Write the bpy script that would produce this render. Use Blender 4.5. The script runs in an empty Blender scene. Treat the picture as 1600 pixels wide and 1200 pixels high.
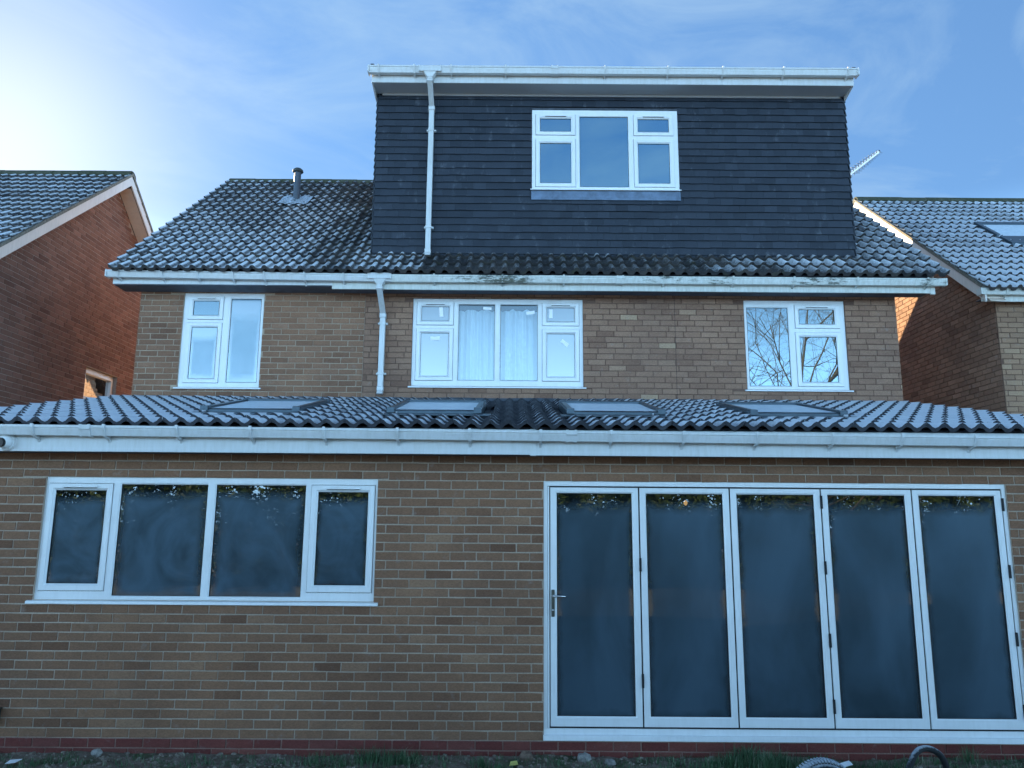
import bpy, math, random
from math import sin, cos, pi, radians as rad, floor
from mathutils import Vector, Matrix, noise as mn
random.seed(7)
S = bpy.context.scene
COL = S.collection
# ------------------------------------------------------------------ camera
CAM = Vector((0, -6.67, 1.89)); PITCH = rad(10.3); ROLL = rad(0.42); FPX = 1200.0
cd = bpy.data.cameras.new("camera"); cam = bpy.data.objects.new("camera", cd); COL.objects.link(cam)
cam.matrix_world = Matrix.Translation(CAM) @ Matrix.Rotation(pi/2+PITCH, 4, 'X') @ Matrix.Rotation(ROLL, 4, 'Z')
cd.sensor_fit = 'HORIZONTAL'; cd.sensor_width = 36; cd.lens = 36*FPX/1600
cd.clip_start = 0.1; cd.clip_end = 3000
S.camera = cam
CR = (Matrix.Rotation(pi/2+PITCH, 3, 'X') @ Matrix.Rotation(ROLL, 3, 'Z')).transposed()
def proj(p):
    q = CR @ (Vector(p)-CAM)
    if q.z > -0.1: return None
    return (800+FPX*q.x/-q.z, 600-FPX*q.y/-q.z)
def parea(pts):
    """rough picture area of a polygon (photo pixels), 0 when outside the frame"""
    P = [proj(p) for p in pts]
    if any(q is None for q in P): return 0
    cx = sum(q[0] for q in P)/len(P); cy = sum(q[1] for q in P)/len(P)
    if not (0 <= cx <= 1600 and 0 <= cy <= 1200): return 0
    a = 0
    for i in range(len(P)):
        x0, y0 = P[i]; x1, y1 = P[(i+1) % len(P)]; a += x0*y1-x1*y0
    return abs(a)/2
# ------------------------------------------------------------------ sun and sky
SUN = Vector((-0.5515, 0.7453, 0.3746)).normalized()          # towards the sun
EXPOSURE = 2.4; SKY_STRENGTH = 0.0536; SUN_STRENGTH = 3.6
el = math.asin(SUN.z); az = math.atan2(SUN.x, SUN.y)
sd = bpy.data.lights.new("sun", 'SUN'); sd.energy = SUN_STRENGTH; sd.angle = rad(0.53); sd.color = (1, .76, .46)
so = bpy.data.objects.new("sun", sd); COL.objects.link(so); so.rotation_euler = SUN.to_track_quat('Z', 'Y').to_euler()
so.location = (-20, 30, 30)
W = bpy.data.worlds.new("World"); S.world = W; W.use_nodes = True
nt = W.node_tree; nt.nodes.clear()
def N(t, typ, **kw):
    n = t.nodes.new(typ)
    for k, v in kw.items(): setattr(n, k, v)
    return n
sky = N(nt, 'ShaderNodeTexSky'); sky.sky_type = 'NISHITA'; sky.sun_disc = False
sky.sun_elevation = el; sky.sun_rotation = az; sky.air_density = 1.0; sky.dust_density = 0.1; sky.ozone_density = 2.2
gm = N(nt, 'ShaderNodeGamma'); gm.inputs[1].default_value = 0.5
tc = N(nt, 'ShaderNodeTexCoord'); mp = N(nt, 'ShaderNodeMapping')
mp.inputs['Scale'].default_value = (1.3, 2.2, 3.2); mp.inputs['Rotation'].default_value = (0.3, 0.5, 0.4)
no = N(nt, 'ShaderNodeTexNoise'); no.inputs['Scale'].default_value = 2.2; no.inputs['Detail'].default_value = 8; no.inputs['Roughness'].default_value = .62; no.inputs['Distortion'].default_value = .7
cr = N(nt, 'ShaderNodeValToRGB'); cr.color_ramp.elements[0].position = .43; cr.color_ramp.elements[0].color = (0, 0, 0, 1); cr.color_ramp.elements[1].position = .80; cr.color_ramp.elements[1].color = (.6, .6, .6, 1)
mx = N(nt, 'ShaderNodeMix', data_type='RGBA'); mx.inputs['B'].default_value = (2.1, 2.9, 3.5, 1)
tint = N(nt, 'ShaderNodeMix', data_type='RGBA', blend_type='MULTIPLY'); tint.inputs['Factor'].default_value = 1; tint.inputs['B'].default_value = (.585, .98, 1.47, 1)
bg = N(nt, 'ShaderNodeBackground'); bg.inputs['Strength'].default_value = SKY_STRENGTH
wo = N(nt, 'ShaderNodeOutputWorld')
L = nt.links.new
L(tc.outputs['Generated'], mp.inputs[0]); L(mp.outputs[0], no.inputs['Vector']); L(no.outputs[0], cr.inputs[0])
L(sky.outputs[0], gm.inputs[0]); L(gm.outputs[0], tint.inputs['A']); L(tint.outputs['Result'], mx.inputs['A']); L(cr.outputs[0], mx.inputs['Factor'])

sz = N(nt, 'ShaderNodeSeparateXYZ'); L(tc.outputs['Generated'], sz.inputs[0])
hz = N(nt, 'ShaderNodeMapRange', interpolation_type='SMOOTHSTEP'); hz.inputs['From Min'].default_value = .06; hz.inputs['From Max'].default_value = .37; hz.inputs['To Min'].default_value = 1; hz.inputs['To Max'].default_value = 0
L(sz.outputs[2], hz.inputs['Value'])
hm = N(nt, 'ShaderNodeMix', data_type='RGBA'); hm.inputs['B'].default_value = (9.6, 17.8, 26.5, 1)      # bright haze band added along the horizon to light the shaded facade
L(mx.outputs['Result'], hm.inputs['A']); L(hz.outputs[0], hm.inputs['Factor'])
sdot = N(nt, 'ShaderNodeVectorMath', operation='DOT_PRODUCT'); sdot.inputs[1].default_value = SUN; L(tc.outputs['Generated'], sdot.inputs[0])
sp_ = N(nt, 'ShaderNodeMath', operation='MAXIMUM'); sp_.inputs[1].default_value = 0; L(sdot.outputs['Value'], sp_.inputs[0])
pw = N(nt, 'ShaderNodeMath', operation='POWER'); pw.inputs[1].default_value = 60; L(sp_.outputs[0], pw.inputs[0])
am = N(nt, 'ShaderNodeMix', data_type='RGBA', blend_type='ADD'); am.inputs['B'].default_value = (2.2, 1.6, .8, 1)      # glow of thin haze round the sun
L(hm.outputs['Result'], am.inputs['A']); L(pw.outputs[0], am.inputs['Factor']); L(am.outputs['Result'], bg.inputs[0]); L(bg.outputs[0], wo.inputs[0])
S.view_settings.view_transform = 'Standard'; S.view_settings.look = 'None'
S.view_settings.exposure = EXPOSURE; S.view_settings.gamma = 1; S.view_settings.use_curve_mapping = False
S.render.engine = 'CYCLES'; S.cycles.use_denoising = True; S.cycles.max_bounces = 8

# ------------------------------------------------------------------ materials
class Mat:
    def __init__(s, name, rough=.6, color=(.5, .5, .5), metal=0, spec=.5):
        m = s.m = bpy.data.materials.new(name); m.use_nodes = True
        s.t = m.node_tree; s.b = s.t.nodes['Principled BSDF']; s.out = s.t.nodes['Material Output']
        s.b.inputs['Roughness'].default_value = rough; s.b.inputs['Metallic'].default_value = metal
        s.b.inputs['Specular IOR Level'].default_value = spec
        s.b.inputs['Base Color'].default_value = (*color, 1)
        s._pos = None
    def n(s, typ, **kw): return N(s.t, typ, **kw)
    def l(s, a, b): s.t.links.new(a, b)
    def pos(s):
        if s._pos is None: s._pos = s.n('ShaderNodeNewGeometry').outputs['Position']
        return s._pos
    def map(s, scale):
        m = s.n('ShaderNodeVectorMath', operation='MULTIPLY'); m.inputs[1].default_value = scale
        s.l(s.pos(), m.inputs[0]); return m.outputs[0]
    def noise(s, scale=5, detail=4, rough=.6, stretch=None, dist=0):
        x = s.n('ShaderNodeTexNoise'); x.inputs['Scale'].default_value = scale; x.inputs['Detail'].default_value = detail
        x.inputs['Roughness'].default_value = rough; x.inputs['Distortion'].default_value = dist
        s.l(s.map(stretch) if stretch else s.pos(), x.inputs['Vector']); return x.outputs[0]
    def ramp(s, fac, stops, interp='LINEAR'):
        r = s.n('ShaderNodeValToRGB'); e = r.color_ramp.elements; r.color_ramp.interpolation = interp
        while len(e) < len(stops): e.new(.5)
        for i, (p, c) in enumerate(stops):
            e[i].position = p; e[i].color = (*c, 1) if hasattr(c, '__len__') else (c, c, c, 1)
        s.l(fac, r.inputs[0]); return r.outputs[0]
    def mix(s, a, b, fac, blend='MIX'):
        x = s.n('ShaderNodeMix', data_type='RGBA', blend_type=blend)
        for v, k in ((a, 'A'), (b, 'B'), (fac, 'Factor')):
            if hasattr(v, 'is_linked') or hasattr(v, 'links'): s.l(v, x.inputs[k])
            elif hasattr(v, '__len__'): x.inputs[k].default_value = (*v, 1)
            else: x.inputs[k].default_value = v if k == 'Factor' else (v, v, v, 1)
        return x.outputs['Result']
    def math(s, op, a, b=0, c=0, clamp=False):
        x = s.n('ShaderNodeMath', operation=op, use_clamp=clamp)
        for i, v in enumerate((a, b, c)):
            if hasattr(v, 'links'): s.l(v, x.inputs[i])
            else: x.inputs[i].default_value = v
        return x.outputs[0]
    def attr(s, name):
        a = s.n('ShaderNodeAttribute'); a.attribute_name = name; return a.outputs['Fac']
    def color(s, v): s.l(v, s.b.inputs['Base Color']); return s
    def roughness(s, v): s.l(v, s.b.inputs['Roughness']); return s
    def bump(s, h, strength=.3, dist=.01):
        b = s.n('ShaderNodeBump'); b.inputs['Strength'].default_value = strength; b.inputs['Distance'].default_value = dist
        s.l(h, b.inputs['Height']); s.l(b.outputs[0], s.b.inputs['Normal']); return s

def brick_mat(name, stops, drag=(.85, .95)):
    M = Mat(name, .9, spec=.2)
    c = M.ramp(M.attr('tone'), stops)
    fine = M.noise(60, 5, .7, stretch=(1, 1, 2.2))
    c = M.mix(c, M.ramp(fine, [(.25, .62), (.75, 1.25)]), 1, 'MULTIPLY')
    big = M.noise(1.1, 4, .6)
    c = M.mix(c, M.ramp(big, [(.3, (.80, .80, .82)), (.7, (1.12, 1.1, 1.06))]), 1, 'MULTIPLY')
    sm = M.noise(9, 6, .75)
    c = M.mix(c, (.33, .31, .29), M.ramp(sm, [(.58, 0), (.78, .45)]))
    M.color(c); M.bump(M.noise(130, 4, .7, stretch=(1, 1, 3)), .5, .004); return M.m
def mortar_mat(name, c0, c1):
    M = Mat(name, .95, spec=.1)
    M.color(M.mix(M.ramp(M.noise(1.4, 5), [(.35, c0), (.65, c1)]), M.ramp(M.noise(70, 4, .7), [(.3, .75), (.7, 1.2)]), 1, 'MULTIPLY'))
    M.bump(M.noise(120, 3), .5, .004); return M.m
MAT = {}
MAT['brick_ext'] = brick_mat('brown wire-cut brick', [(0, (.168, .086, .053)), (.3, (.236, .124, .075)), (.7, (.272, .147, .089)), (1, (.32, .186, .116))])
MAT['brick_left'] = brick_mat('grey brown brick', [(0, (.20, .105, .066)), (.5, (.27, .145, .090)), (1, (.32, .18, .115))])
MAT['brick_old'] = brick_mat('old red brown brick', [(0, (.22, .123, .085)), (.45, (.295, .172, .117)), (.85, (.34, .205, .14)), (1, (.43, .29, .19))])
MAT['brick_red'] = brick_mat('red engineering brick', [(0, (.13, .035, .03)), (.5, (.175, .05, .042)), (1, (.20, .075, .06))])
MAT['brick_nl'] = brick_mat('dark rustic brick', [(0, (.15, .075, .056)), (.5, (.225, .118, .086)), (1, (.30, .165, .125))])
MAT['brick_nr'] = brick_mat('rustic tan brick', [(0, (.22, .13, .09)), (.5, (.31, .19, .13)), (1, (.40, .25, .175))])
MAT['brick_buff'] = brick_mat('buff brick', [(0, (.28, .17, .11)), (.5, (.36, .22, .14)), (1, (.42, .28, .18))])
MAT['mortar'] = mortar_mat('grey mortar', (.35, .275, .215), (.48, .38, .30))
MAT['mortar_light'] = mortar_mat('pale mortar', (.36, .27, .20), (.46, .36, .27))
MAT['mortar_dark'] = mortar_mat('old dark mortar', (.13, .075, .055), (.19, .115, .085))
MAT['mortar_plinth'] = mortar_mat('red stained mortar', (.22, .13, .105), (.32, .21, .17))
MAT['mortar_pink'] = mortar_mat('sandy mortar', (.30, .24, .20), (.40, .33, .28))

def upvc(name, base=(.80, .82, .82), dirt=0.0, algae=0.0):
    M = Mat(name, .32, base, spec=.5)
    c = M.ramp(M.noise(3, 4, .6), [(.3, tuple(v*.93 for v in base)), (.7, base)])
    streak = M.noise(30, 5, .7, stretch=(1, 1, .15))
    c = M.mix(c, (.34, .33, .26), M.ramp(streak, [(.45-.1*dirt, 0), (.75, .12+dirt*.75)]))
    if algae:
        g = M.math('MULTIPLY', M.noise(14, 6, .8, stretch=(.5, 1, 2.0)), M.noise(1.3, 3))
        c = M.mix(c, (.035, .045, .025), M.ramp(g, [(.27, 0), (.34, algae)]))
    M.color(c); return M.m
MAT['white'] = upvc('white pvc'); MAT['trim'] = upvc('white eaves pvc', (.62, .64, .64), .25)
MAT['white_dirty'] = upvc('weathered white pvc', (.66, .68, .64), .55, .9)
MAT['fascia_dirty'] = upvc('weathered fascia', (.62, .63, .58), .6, 0)
MAT['soffit'] = upvc('soffit board', (.40, .42, .44), .1)
MAT['soffit_wood'] = upvc('cream painted soffit', (.62, .50, .40), .2)
MAT['barge'] = upvc('bargeboard paint', (.72, .66, .60), .25)
def plain(name, col, rough=.6, metal=0, spec=.5, nz=.25, sc=20):
    M = Mat(name, rough, col, metal, spec)
    M.color(M.mix(col, M.ramp(M.noise(sc, 5, .65), [(.3, 1-nz), (.7, 1+nz)]), 1, 'MULTIPLY')); return M.m
MAT['soffit_dark'] = plain('dark soffit board', (.075, .085, .105), .7, nz=.3, sc=8)  # dark grey-blue base, slightly mottled
MAT['gasket'] = plain('black gasket', (.008, .009, .012), .7)
MAT['lead'] = plain('lead sheet', (.13, .17, .23), .35, .5, nz=.35, sc=9)
MAT['lead_dark'] = plain('aged lead', (.05, .06, .075), .55, .2, nz=.4, sc=12)
MAT['chrome'] = plain('brushed steel', (.55, .56, .56), .25, 1, nz=.1)
MAT['steel_dark'] = plain('dark keep plate', (.10, .11, .10), .3, .8, nz=.2)
MAT['plastic_black'] = plain('black plastic', (.012, .013, .015), .35)
MAT['felt'] = plain('roofing felt', (.02, .024, .035), .8)
MAT['flue'] = plain('grey pvc flue', (.055, .075, .10), .45, nz=.15)
MAT['flue_cap'] = plain('flue cap', (.035, .045, .045), .6)
MAT['velux'] = plain('grey coated aluminium', (.05, .075, .095), .35, .4, nz=.2)
MAT['room'] = plain('plaster', (.16, .15, .14), .9, nz=.05)
MAT['aerial'] = plain('bright aluminium', (.85, .85, .82), .35, .3, nz=.05)
MAT['verge_mortar'] = plain('verge mortar', (.17, .16, .13), .95, nz=.5, sc=25)
MAT['sticker'] = plain('white label', (.85, .87, .88), .5, nz=.03)
MAT['litter'] = plain('white scrap', (.75, .78, .80), .5, nz=.05)
MAT['litter_yellow'] = plain('yellow scrap', (.55, .52, .15), .5, nz=.1)
MAT['stone'] = plain('stone', (.24, .23, .21), .9, nz=.5, sc=30)
MAT['rust'] = plain('clay', (.16, .11, .08), .95, nz=.5, sc=30)
MAT['bulb'] = None
Mb = Mat('lit bulb', .5, (1, .7, .4)); Mb.b.inputs['Emission Color'].default_value = (1, .50, .16, 1); Mb.b.inputs['Emission Strength'].default_value = 0.5; MAT['bulb'] = Mb.m
# roof tiles: dark concrete under hoar frost; how much frost lies is a property of each tile
def tile_mat(name, base0, base1, moss=.2):
    M = Mat(name, .85, spec=.3)
    c = M.mix(base0, base1, M.attr('tone'))
    c = M.mix(c, M.ramp(M.noise(35, 5, .7), [(.3, .6), (.7, 1.35)]), 1, 'MULTIPLY')
    c = M.mix(c, (.075, .08, .035), M.ramp(M.noise(7, 6, .75), [(.55, 0), (.72, moss)]))
    f = M.attr('frost')
    nzz = M.noise(26, 5, .7)
    m = M.math('ADD', M.math('MULTIPLY', f, 1.45), M.math('MULTIPLY', M.math('SUBTRACT', nzz, .5), .9))
    mask = M.ramp(m, [(.40, 0), (.98, .88)])
    frc = M.mix((.70, .74, .78), M.ramp(M.noise(220, 2), [(.3, .85), (.7, 1.1)]), 1, 'MULTIPLY')
    M.color(M.mix(c, frc, mask)); M.bump(M.noise(90, 4, .7), .35, .004); return M.m
MAT['tile_old'] = tile_mat('old pantile', (.030, .031, .034), (.060, .056, .054), .5)
MAT['tile_new'] = tile_mat('new pantile', (.035, .038, .046), (.052, .055, .064), .05)
Mm = Mat('ridge concrete', .95, spec=.2)
Mm.color(Mm.mix(Mm.ramp(Mm.noise(9, 6, .7), [(.3, (.035, .045, .022)), (.7, (.10, .10, .075))]), Mm.ramp(Mm.noise(60, 4), [(.3, .7), (.7, 1.2)]), 1, 'MULTIPLY')); MAT['ridge'] = Mm.m
# plain cladding tiles
Mc = Mat('dark plain tile', .55, spec=.45)
c = Mc.ramp(Mc.attr('tone'), [(0, (.015, .021, .031)), (1, (.027, .035, .049))])
c = Mc.mix(c, Mc.ramp(Mc.noise(90, 4, .7), [(.3, .75), (.7, 1.3)]), 1, 'MULTIPLY')
sc_ = Mc.math('MULTIPLY', Mc.ramp(Mc.noise(8, 4, .7, stretch=(1, 1, .5)), [(.60, 0), (.72, 1)]), Mc.attr('frost'))
c = Mc.mix(c, (.22, .24, .27), Mc.math('MULTIPLY', sc_, .35))
Mc.color(c); MAT['clad'] = Mc.m

def glass_mat(name, refl, tint, body, body_amt, rough=.0, fog=None, refl_tint=(1, 1, 1)):
    """pane: reflection + what shows through + a whitish film (condensation) where `fog` says"""
    m = bpy.data.materials.new(name); m.use_nodes = True; t = m.node_tree; t.nodes.clear()
    o = N(t, 'ShaderNodeOutputMaterial'); g = N(t, 'ShaderNodeBsdfGlossy'); g.inputs['Roughness'].default_value = rough
    g.inputs['Color'].default_value = (*refl_tint, 1)
    tr = N(t, 'ShaderNodeBsdfTransparent'); tr.inputs[0].default_value = (*tint, 1)
    df = N(t, 'ShaderNodeBsdfDiffuse'); df.inputs[0].default_value = (*body, 1)
    geo = N(t, 'ShaderNodeNewGeometry')
    nz = N(t, 'ShaderNodeTexNoise'); nz.inputs['Scale'].default_value = .9; nz.inputs['Detail'].default_value = 1
    bp = N(t, 'ShaderNodeBump'); bp.inputs['Strength'].default_value = .12; bp.inputs['Distance'].default_value = .02
    t.links.new(geo.outputs['Position'], nz.inputs['Vector']); t.links.new(nz.outputs[0], bp.inputs['Height']); t.links.new(bp.outputs[0], g.inputs['Normal'])
    m1 = N(t, 'ShaderNodeMixShader'); t.links.new(tr.outputs[0], m1.inputs[1]); t.links.new(df.outputs[0], m1.inputs[2]); m1.inputs[0].default_value = body_amt
    m2 = N(t, 'ShaderNodeMixShader'); t.links.new(m1.outputs[0], m2.inputs[1]); t.links.new(g.outputs[0], m2.inputs[2])
    fr = N(t, 'ShaderNodeFresnel'); fr.inputs[0].default_value = 1.5
    ad = N(t, 'ShaderNodeMath', operation='ADD', use_clamp=True); ad.inputs[1].default_value = refl-.04; t.links.new(fr.outputs[0], ad.inputs[0])
    t.links.new(ad.outputs[0], m2.inputs[0])
    if fog:
        uv = N(t, 'ShaderNodeTexCoord'); sp = N(t, 'ShaderNodeSeparateXYZ'); t.links.new(uv.outputs['UV'], sp.inputs[0])
        def MA(op, a, b, c=None, clamp=False):
            x = N(t, 'ShaderNodeMath', operation=op, use_clamp=clamp)
            for i, v in enumerate((a, b, c)):
                if v is None: continue
                if hasattr(v, 'links'): t.links.new(v, x.inputs[i])
                else: x.inputs[i].default_value = v
            return x.outputs[0]
        n2 = N(t, 'ShaderNodeTexNoise'); n2.inputs['Scale'].default_value = fog.get('ns', 6); n2.inputs['Detail'].default_value = 6; t.links.new(geo.outputs['Position'], n2.inputs['Vector'])
        n3 = N(t, 'ShaderNodeTexNoise'); n3.inputs['Scale'].default_value = 1.3; n3.inputs['Detail'].default_value = 3; n3.inputs['Distortion'].default_value = fog.get('swirl', .4); t.links.new(geo.outputs['Position'], n3.inputs['Vector'])
        dx = MA('MINIMUM', sp.outputs[0], MA('SUBTRACT', 1, sp.outputs[0])); dt = MA('MULTIPLY', MA('SUBTRACT', 1-fog.get('top', .1), sp.outputs[1]), fog.get('tk', 1.5))
        db = MA('ADD', sp.outputs[1], .05)
        d = MA('MINIMUM', MA('MINIMUM', dx, dt), db)
        d = MA('ADD', d, MA('MULTIPLY', MA('SUBTRACT', n2.outputs[0], .5), .10))
        k = MA('MULTIPLY', MA('SUBTRACT', d, fog.get('edge', .0)), fog.get('soft', 7), None, True)
        dens = MA('MULTIPLY_ADD', MA('SUBTRACT', n3.outputs[0], .5), fog.get('var', .9), fog.get('dens', .8), True)
        k = MA('MULTIPLY', k, dens, None, True)
        fd = N(t, 'ShaderNodeBsdfDiffuse')
        mpg = N(t, 'ShaderNodeMapping'); mpg.inputs['Scale'].default_value = (1, 1, fog.get('vs', .45)); t.links.new(geo.outputs['Position'], mpg.inputs[0])
        n5 = N(t, 'ShaderNodeTexNoise'); n5.inputs['Scale'].default_value = 2.1; n5.inputs['Detail'].default_value = 4; n5.inputs['Distortion'].default_value = fog.get('swirl', .4); t.links.new(mpg.outputs[0], n5.inputs['Vector'])
        rp = N(t, 'ShaderNodeValToRGB'); c_ = fog['col']; a_, b_ = fog.get('lo', .62), fog.get('hi', 1.45)
        rp.color_ramp.elements[0].position = .35; rp.color_ramp.elements[0].color = (c_[0]*a_, c_[1]*a_, c_[2]*a_, 1); rp.color_ramp.elements[1].position = .65; rp.color_ramp.elements[1].color = (c_[0]*b_*1.1, c_[1]*b_, c_[2]*b_, 1)
        t.links.new(n5.outputs[0], rp.inputs[0]); t.links.new(rp.outputs[0], fd.inputs[0])
        gs = N(t, 'ShaderNodeBsdfGlossy'); gs.inputs['Roughness'].default_value = .45; gs.inputs[0].default_value = (.6, .85, 1, 1)
        m3 = N(t, 'ShaderNodeMixShader'); m3.inputs[0].default_value = fog.get('g', .04); t.links.new(fd.outputs[0], m3.inputs[1]); t.links.new(gs.outputs[0], m3.inputs[2])
        m4 = N(t, 'ShaderNodeMixShader'); t.links.new(k, m4.inputs[0]); t.links.new(m2.outputs[0], m4.inputs[1]); t.links.new(m3.outputs[0], m4.inputs[2])
        t.links.new(m4.outputs[0], o.inputs[0])
    else: t.links.new(m2.outputs[0], o.inputs[0])
    return m
FOGC = (.026, .048, .066)
MAT['g_door'] = glass_mat('misted door glass', .10, (.5, .6, .65), (.01, .012, .014), .5, fog=dict(col=FOGC, top=.045, tk=1.5, dens=.97, var=.35, ns=7, soft=9, edge=-.03))
MAT['g_kitchen'] = glass_mat('misted kitchen glass', .11, (.5, .6, .65), (.01, .012, .014), .5, fog=dict(col=FOGC, top=.08, tk=1.3, dens=.95, var=.7, ns=5, swirl=2.6, vs=.8, soft=7, edge=-.04))
MAT['g_blue'] = glass_mat('clear glass facing the sky', .26, (.55, .65, .7), (.02, .03, .04), .5, refl_tint=(.7, .9, 1))
MAT['g_dormer'] = glass_mat('coated glass facing the sky', .62, (.4, .5, .6), (.01, .02, .04), .6, refl_tint=(.55, .86, 1))
MAT['g_obscure'] = glass_mat('steamed bathroom glass', .22, (.5, .6, .65), (.16, .30, .40), .7, rough=.12, fog=dict(col=(.24, .36, .42), top=.15, tk=1.0, dens=.7, var=.6, g=.1, lo=.85, hi=1.15))
MAT['g_curtain'] = glass_mat('glass before curtains', .16, (.85, .92, .95), (.5, .6, .65), .12, refl_tint=(.85, .95, 1))
MAT['g_misted'] = glass_mat('lightly steamed glass', .2, (.6, .7, .75), (.4, .5, .55), .5, rough=.05)
Mgs = Mat('frosted roof window glass', .45, spec=.3); Mgs.color(Mgs.ramp(Mgs.noise(16, 6, .7), [(.3, (.46, .54, .60)), (.7, (.66, .73, .78))])); MAT['g_sky'] = Mgs.m
MAT['g_side'] = glass_mat('side window glass', .55, (.4, .4, .4), (.05, .05, .05), .6)
Mcu = Mat('net curtain', .9, (.78, .82, .84)); Mcu.color(Mcu.ramp(Mcu.noise(3, 3, stretch=(9, 1, .3)), [(.3, (.62, .68, .72)), (.7, (.84, .87, .88))])); MAT['curtain'] = Mcu.m
Mg = Mat('soil', 1, spec=.1)
c = Mg.ramp(Mg.noise(14, 8, .75), [(.25, (.08, .06, .045)), (.5, (.20, .16, .125)), (.75, (.36, .31, .26))])
c = Mg.mix(c, (.035, .07, .025), Mg.ramp(Mg.noise(3.2, 6, .7), [(.50, 0), (.62, .7)]))
sy = Mg.n('ShaderNodeSeparateXYZ'); Mg.l(Mg.pos(), sy.inputs[0])
lawn = Mg.mix(Mg.ramp(Mg.noise(2, 6, .7), [(.3, (.22, .25, .23)), (.7, (.36, .39, .39))]), Mg.ramp(Mg.noise(50, 4), [(.3, .6), (.7, 1.4)]), 1, 'MULTIPLY')
c = Mg.mix(c, lawn, Mg.math('MULTIPLY', Mg.math('SUBTRACT', -1.2, sy.outputs[1]), 1.5, clamp=True))
Mg.color(c); Mg.bump(Mg.noise(40, 6, .75), .9, .02); MAT['ground'] = Mg.m
Mgr = Mat('grass blade', .6, spec=.3); Mgr.color(Mgr.ramp(Mgr.attr('tone'), [(0, (.03, .075, .035)), (.7, (.075, .15, .065)), (1, (.34, .36, .25))])); MAT['grass'] = Mgr.m
Mlf = Mat('evergreen leaf', .55, spec=.3); Mlf.color(Mlf.ramp(Mlf.attr('tone'), [(0, (.02, .045, .012)), (1, (.07, .12, .03))])); MAT['leaf'] = Mlf.m
MAT['bark'] = plain('bark', (.10, .085, .065), .95, nz=.4, sc=12)
Mty = Mat('frosted rubber', .85, spec=.3)
Mty.color(Mty.mix((.018, .02, .022), (.50, .56, .62), Mty.ramp(Mty.math('ADD', Mty.attr('frost'), Mty.math('MULTIPLY', Mty.math('SUBTRACT', Mty.noise(40, 4), .5), .6)), [(.35, 0), (.75, .85)]))); MAT['rubber'] = Mty.m

# ------------------------------------------------------------------ mesh builder
ORG = {}
def org(o): return ORG.get(o.name, Vector((0, 0, 0))) if o else Vector((0, 0, 0))
class MB:
    def __init__(s): s.v = []; s.f = []; s.tone = []; s.frost = []; s.uv = None
    def add(s, verts, faces, tone=.5, frost=0.):
        b = len(s.v); s.v += verts; s.f += [tuple(i+b for i in f) for f in faces]
        s.tone += [tone]*len(verts) if not hasattr(tone, '__len__') else list(tone)
        s.frost += [frost]*len(verts) if not hasattr(frost, '__len__') else list(frost)
    def box(s, x0, x1, y0, y1, z0, z1, tone=.5, frost=0.):
        s.add([(x0, y0, z0), (x1, y0, z0), (x1, y1, z0), (x0, y1, z0), (x0, y0, z1), (x1, y0, z1), (x1, y1, z1), (x0, y1, z1)],
              [(0, 3, 2, 1), (4, 5, 6, 7), (0, 1, 5, 4), (1, 2, 6, 5), (2, 3, 7, 6), (3, 0, 4, 7)], tone, frost)
    def prism_x(s, prof, x0, x1, dz=0, tone=.5):
        """closed profile [(y,z)..] drawn along x"""
        n = len(prof)
        s.add([(x0, y, z) for y, z in prof]+[(x1, y, z+dz) for y, z in prof],
              [(i, (i+1) % n, n+(i+1) % n, n+i) for i in range(n)]+[tuple(range(n))[::-1], tuple(range(n, 2*n))], tone)
    def tube(s, pts, r, n=8, frost=0., cap=True, tone=.5):
        P = [Vector(p) for p in pts]; b = len(s.v); R = r if hasattr(r, '__len__') else [r]*len(P)
        prev = None; vs = []; fr = []
        for i, p in enumerate(P):
            d = (P[min(i+1, len(P)-1)]-P[max(i-1, 0)]).normalized()
            if prev is None:
                a = Vector((0, 0, 1)) if abs(d.z) < .9 else Vector((1, 0, 0)); u = d.cross(a).normalized()
            else: u = (prev-d*prev.dot(d)).normalized()
            prev = u; w = d.cross(u)
            for k in range(n):
                a = 2*pi*k/n; o = u*cos(a)+w*sin(a); vs.append(tuple(p+o*R[i]))
                fr.append(max(0, o.z)*frost)
        fs = [(i*n+k, i*n+(k+1) % n, (i+1)*n+(k+1) % n, (i+1)*n+k) for i in range(len(P)-1) for k in range(n)]
        if cap: fs += [tuple(range(n))[::-1], tuple(range((len(P)-1)*n, len(P)*n))]
        s.add(vs, fs, tone, fr)
    def mesh(s, name, mat, off=Vector((0, 0, 0)), smooth=False):
        me = bpy.data.meshes.new(name)
        me.from_pydata([(x-off.x, y-off.y, z-off.z) for x, y, z in s.v], [], s.f)
        a = me.attributes.new('tone', 'FLOAT', 'POINT'); a.data.foreach_set('value', s.tone)
        a = me.attributes.new('frost', 'FLOAT', 'POINT'); a.data.foreach_set('value', s.frost)
        if s.uv:
            u = me.uv_layers.new(name='UVMap'); u.data.foreach_set('uv', s.uv)
        me.materials.append(MAT[mat] if isinstance(mat, str) else mat)
        if smooth: me.polygons.foreach_set('use_smooth', [True]*len(me.polygons))
        me.update(); return me
    def build(s, name, mat, parent=None, smooth=False, kind=None, bevel=0, at=None):
        po = org(parent); o_ = po if parent else (Vector(at) if at else Vector((0, 0, 0)))
        o = bpy.data.objects.new(name, s.mesh(name, mat, o_, smooth)); COL.objects.link(o)
        if parent: o.parent = parent
        else: o.location = o_
        ORG[o.name] = o_
        if kind: o['kind'] = kind
        if bevel:
            m = o.modifiers.new('b', 'BEVEL'); m.width = bevel; m.segments = 2; m.limit_method = 'ANGLE'; m.harden_normals = True
        return o
def tag(o, label, cat, group=None):
    o['label'] = label; o['category'] = cat
    if group: o['group'] = group
    return o
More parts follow.
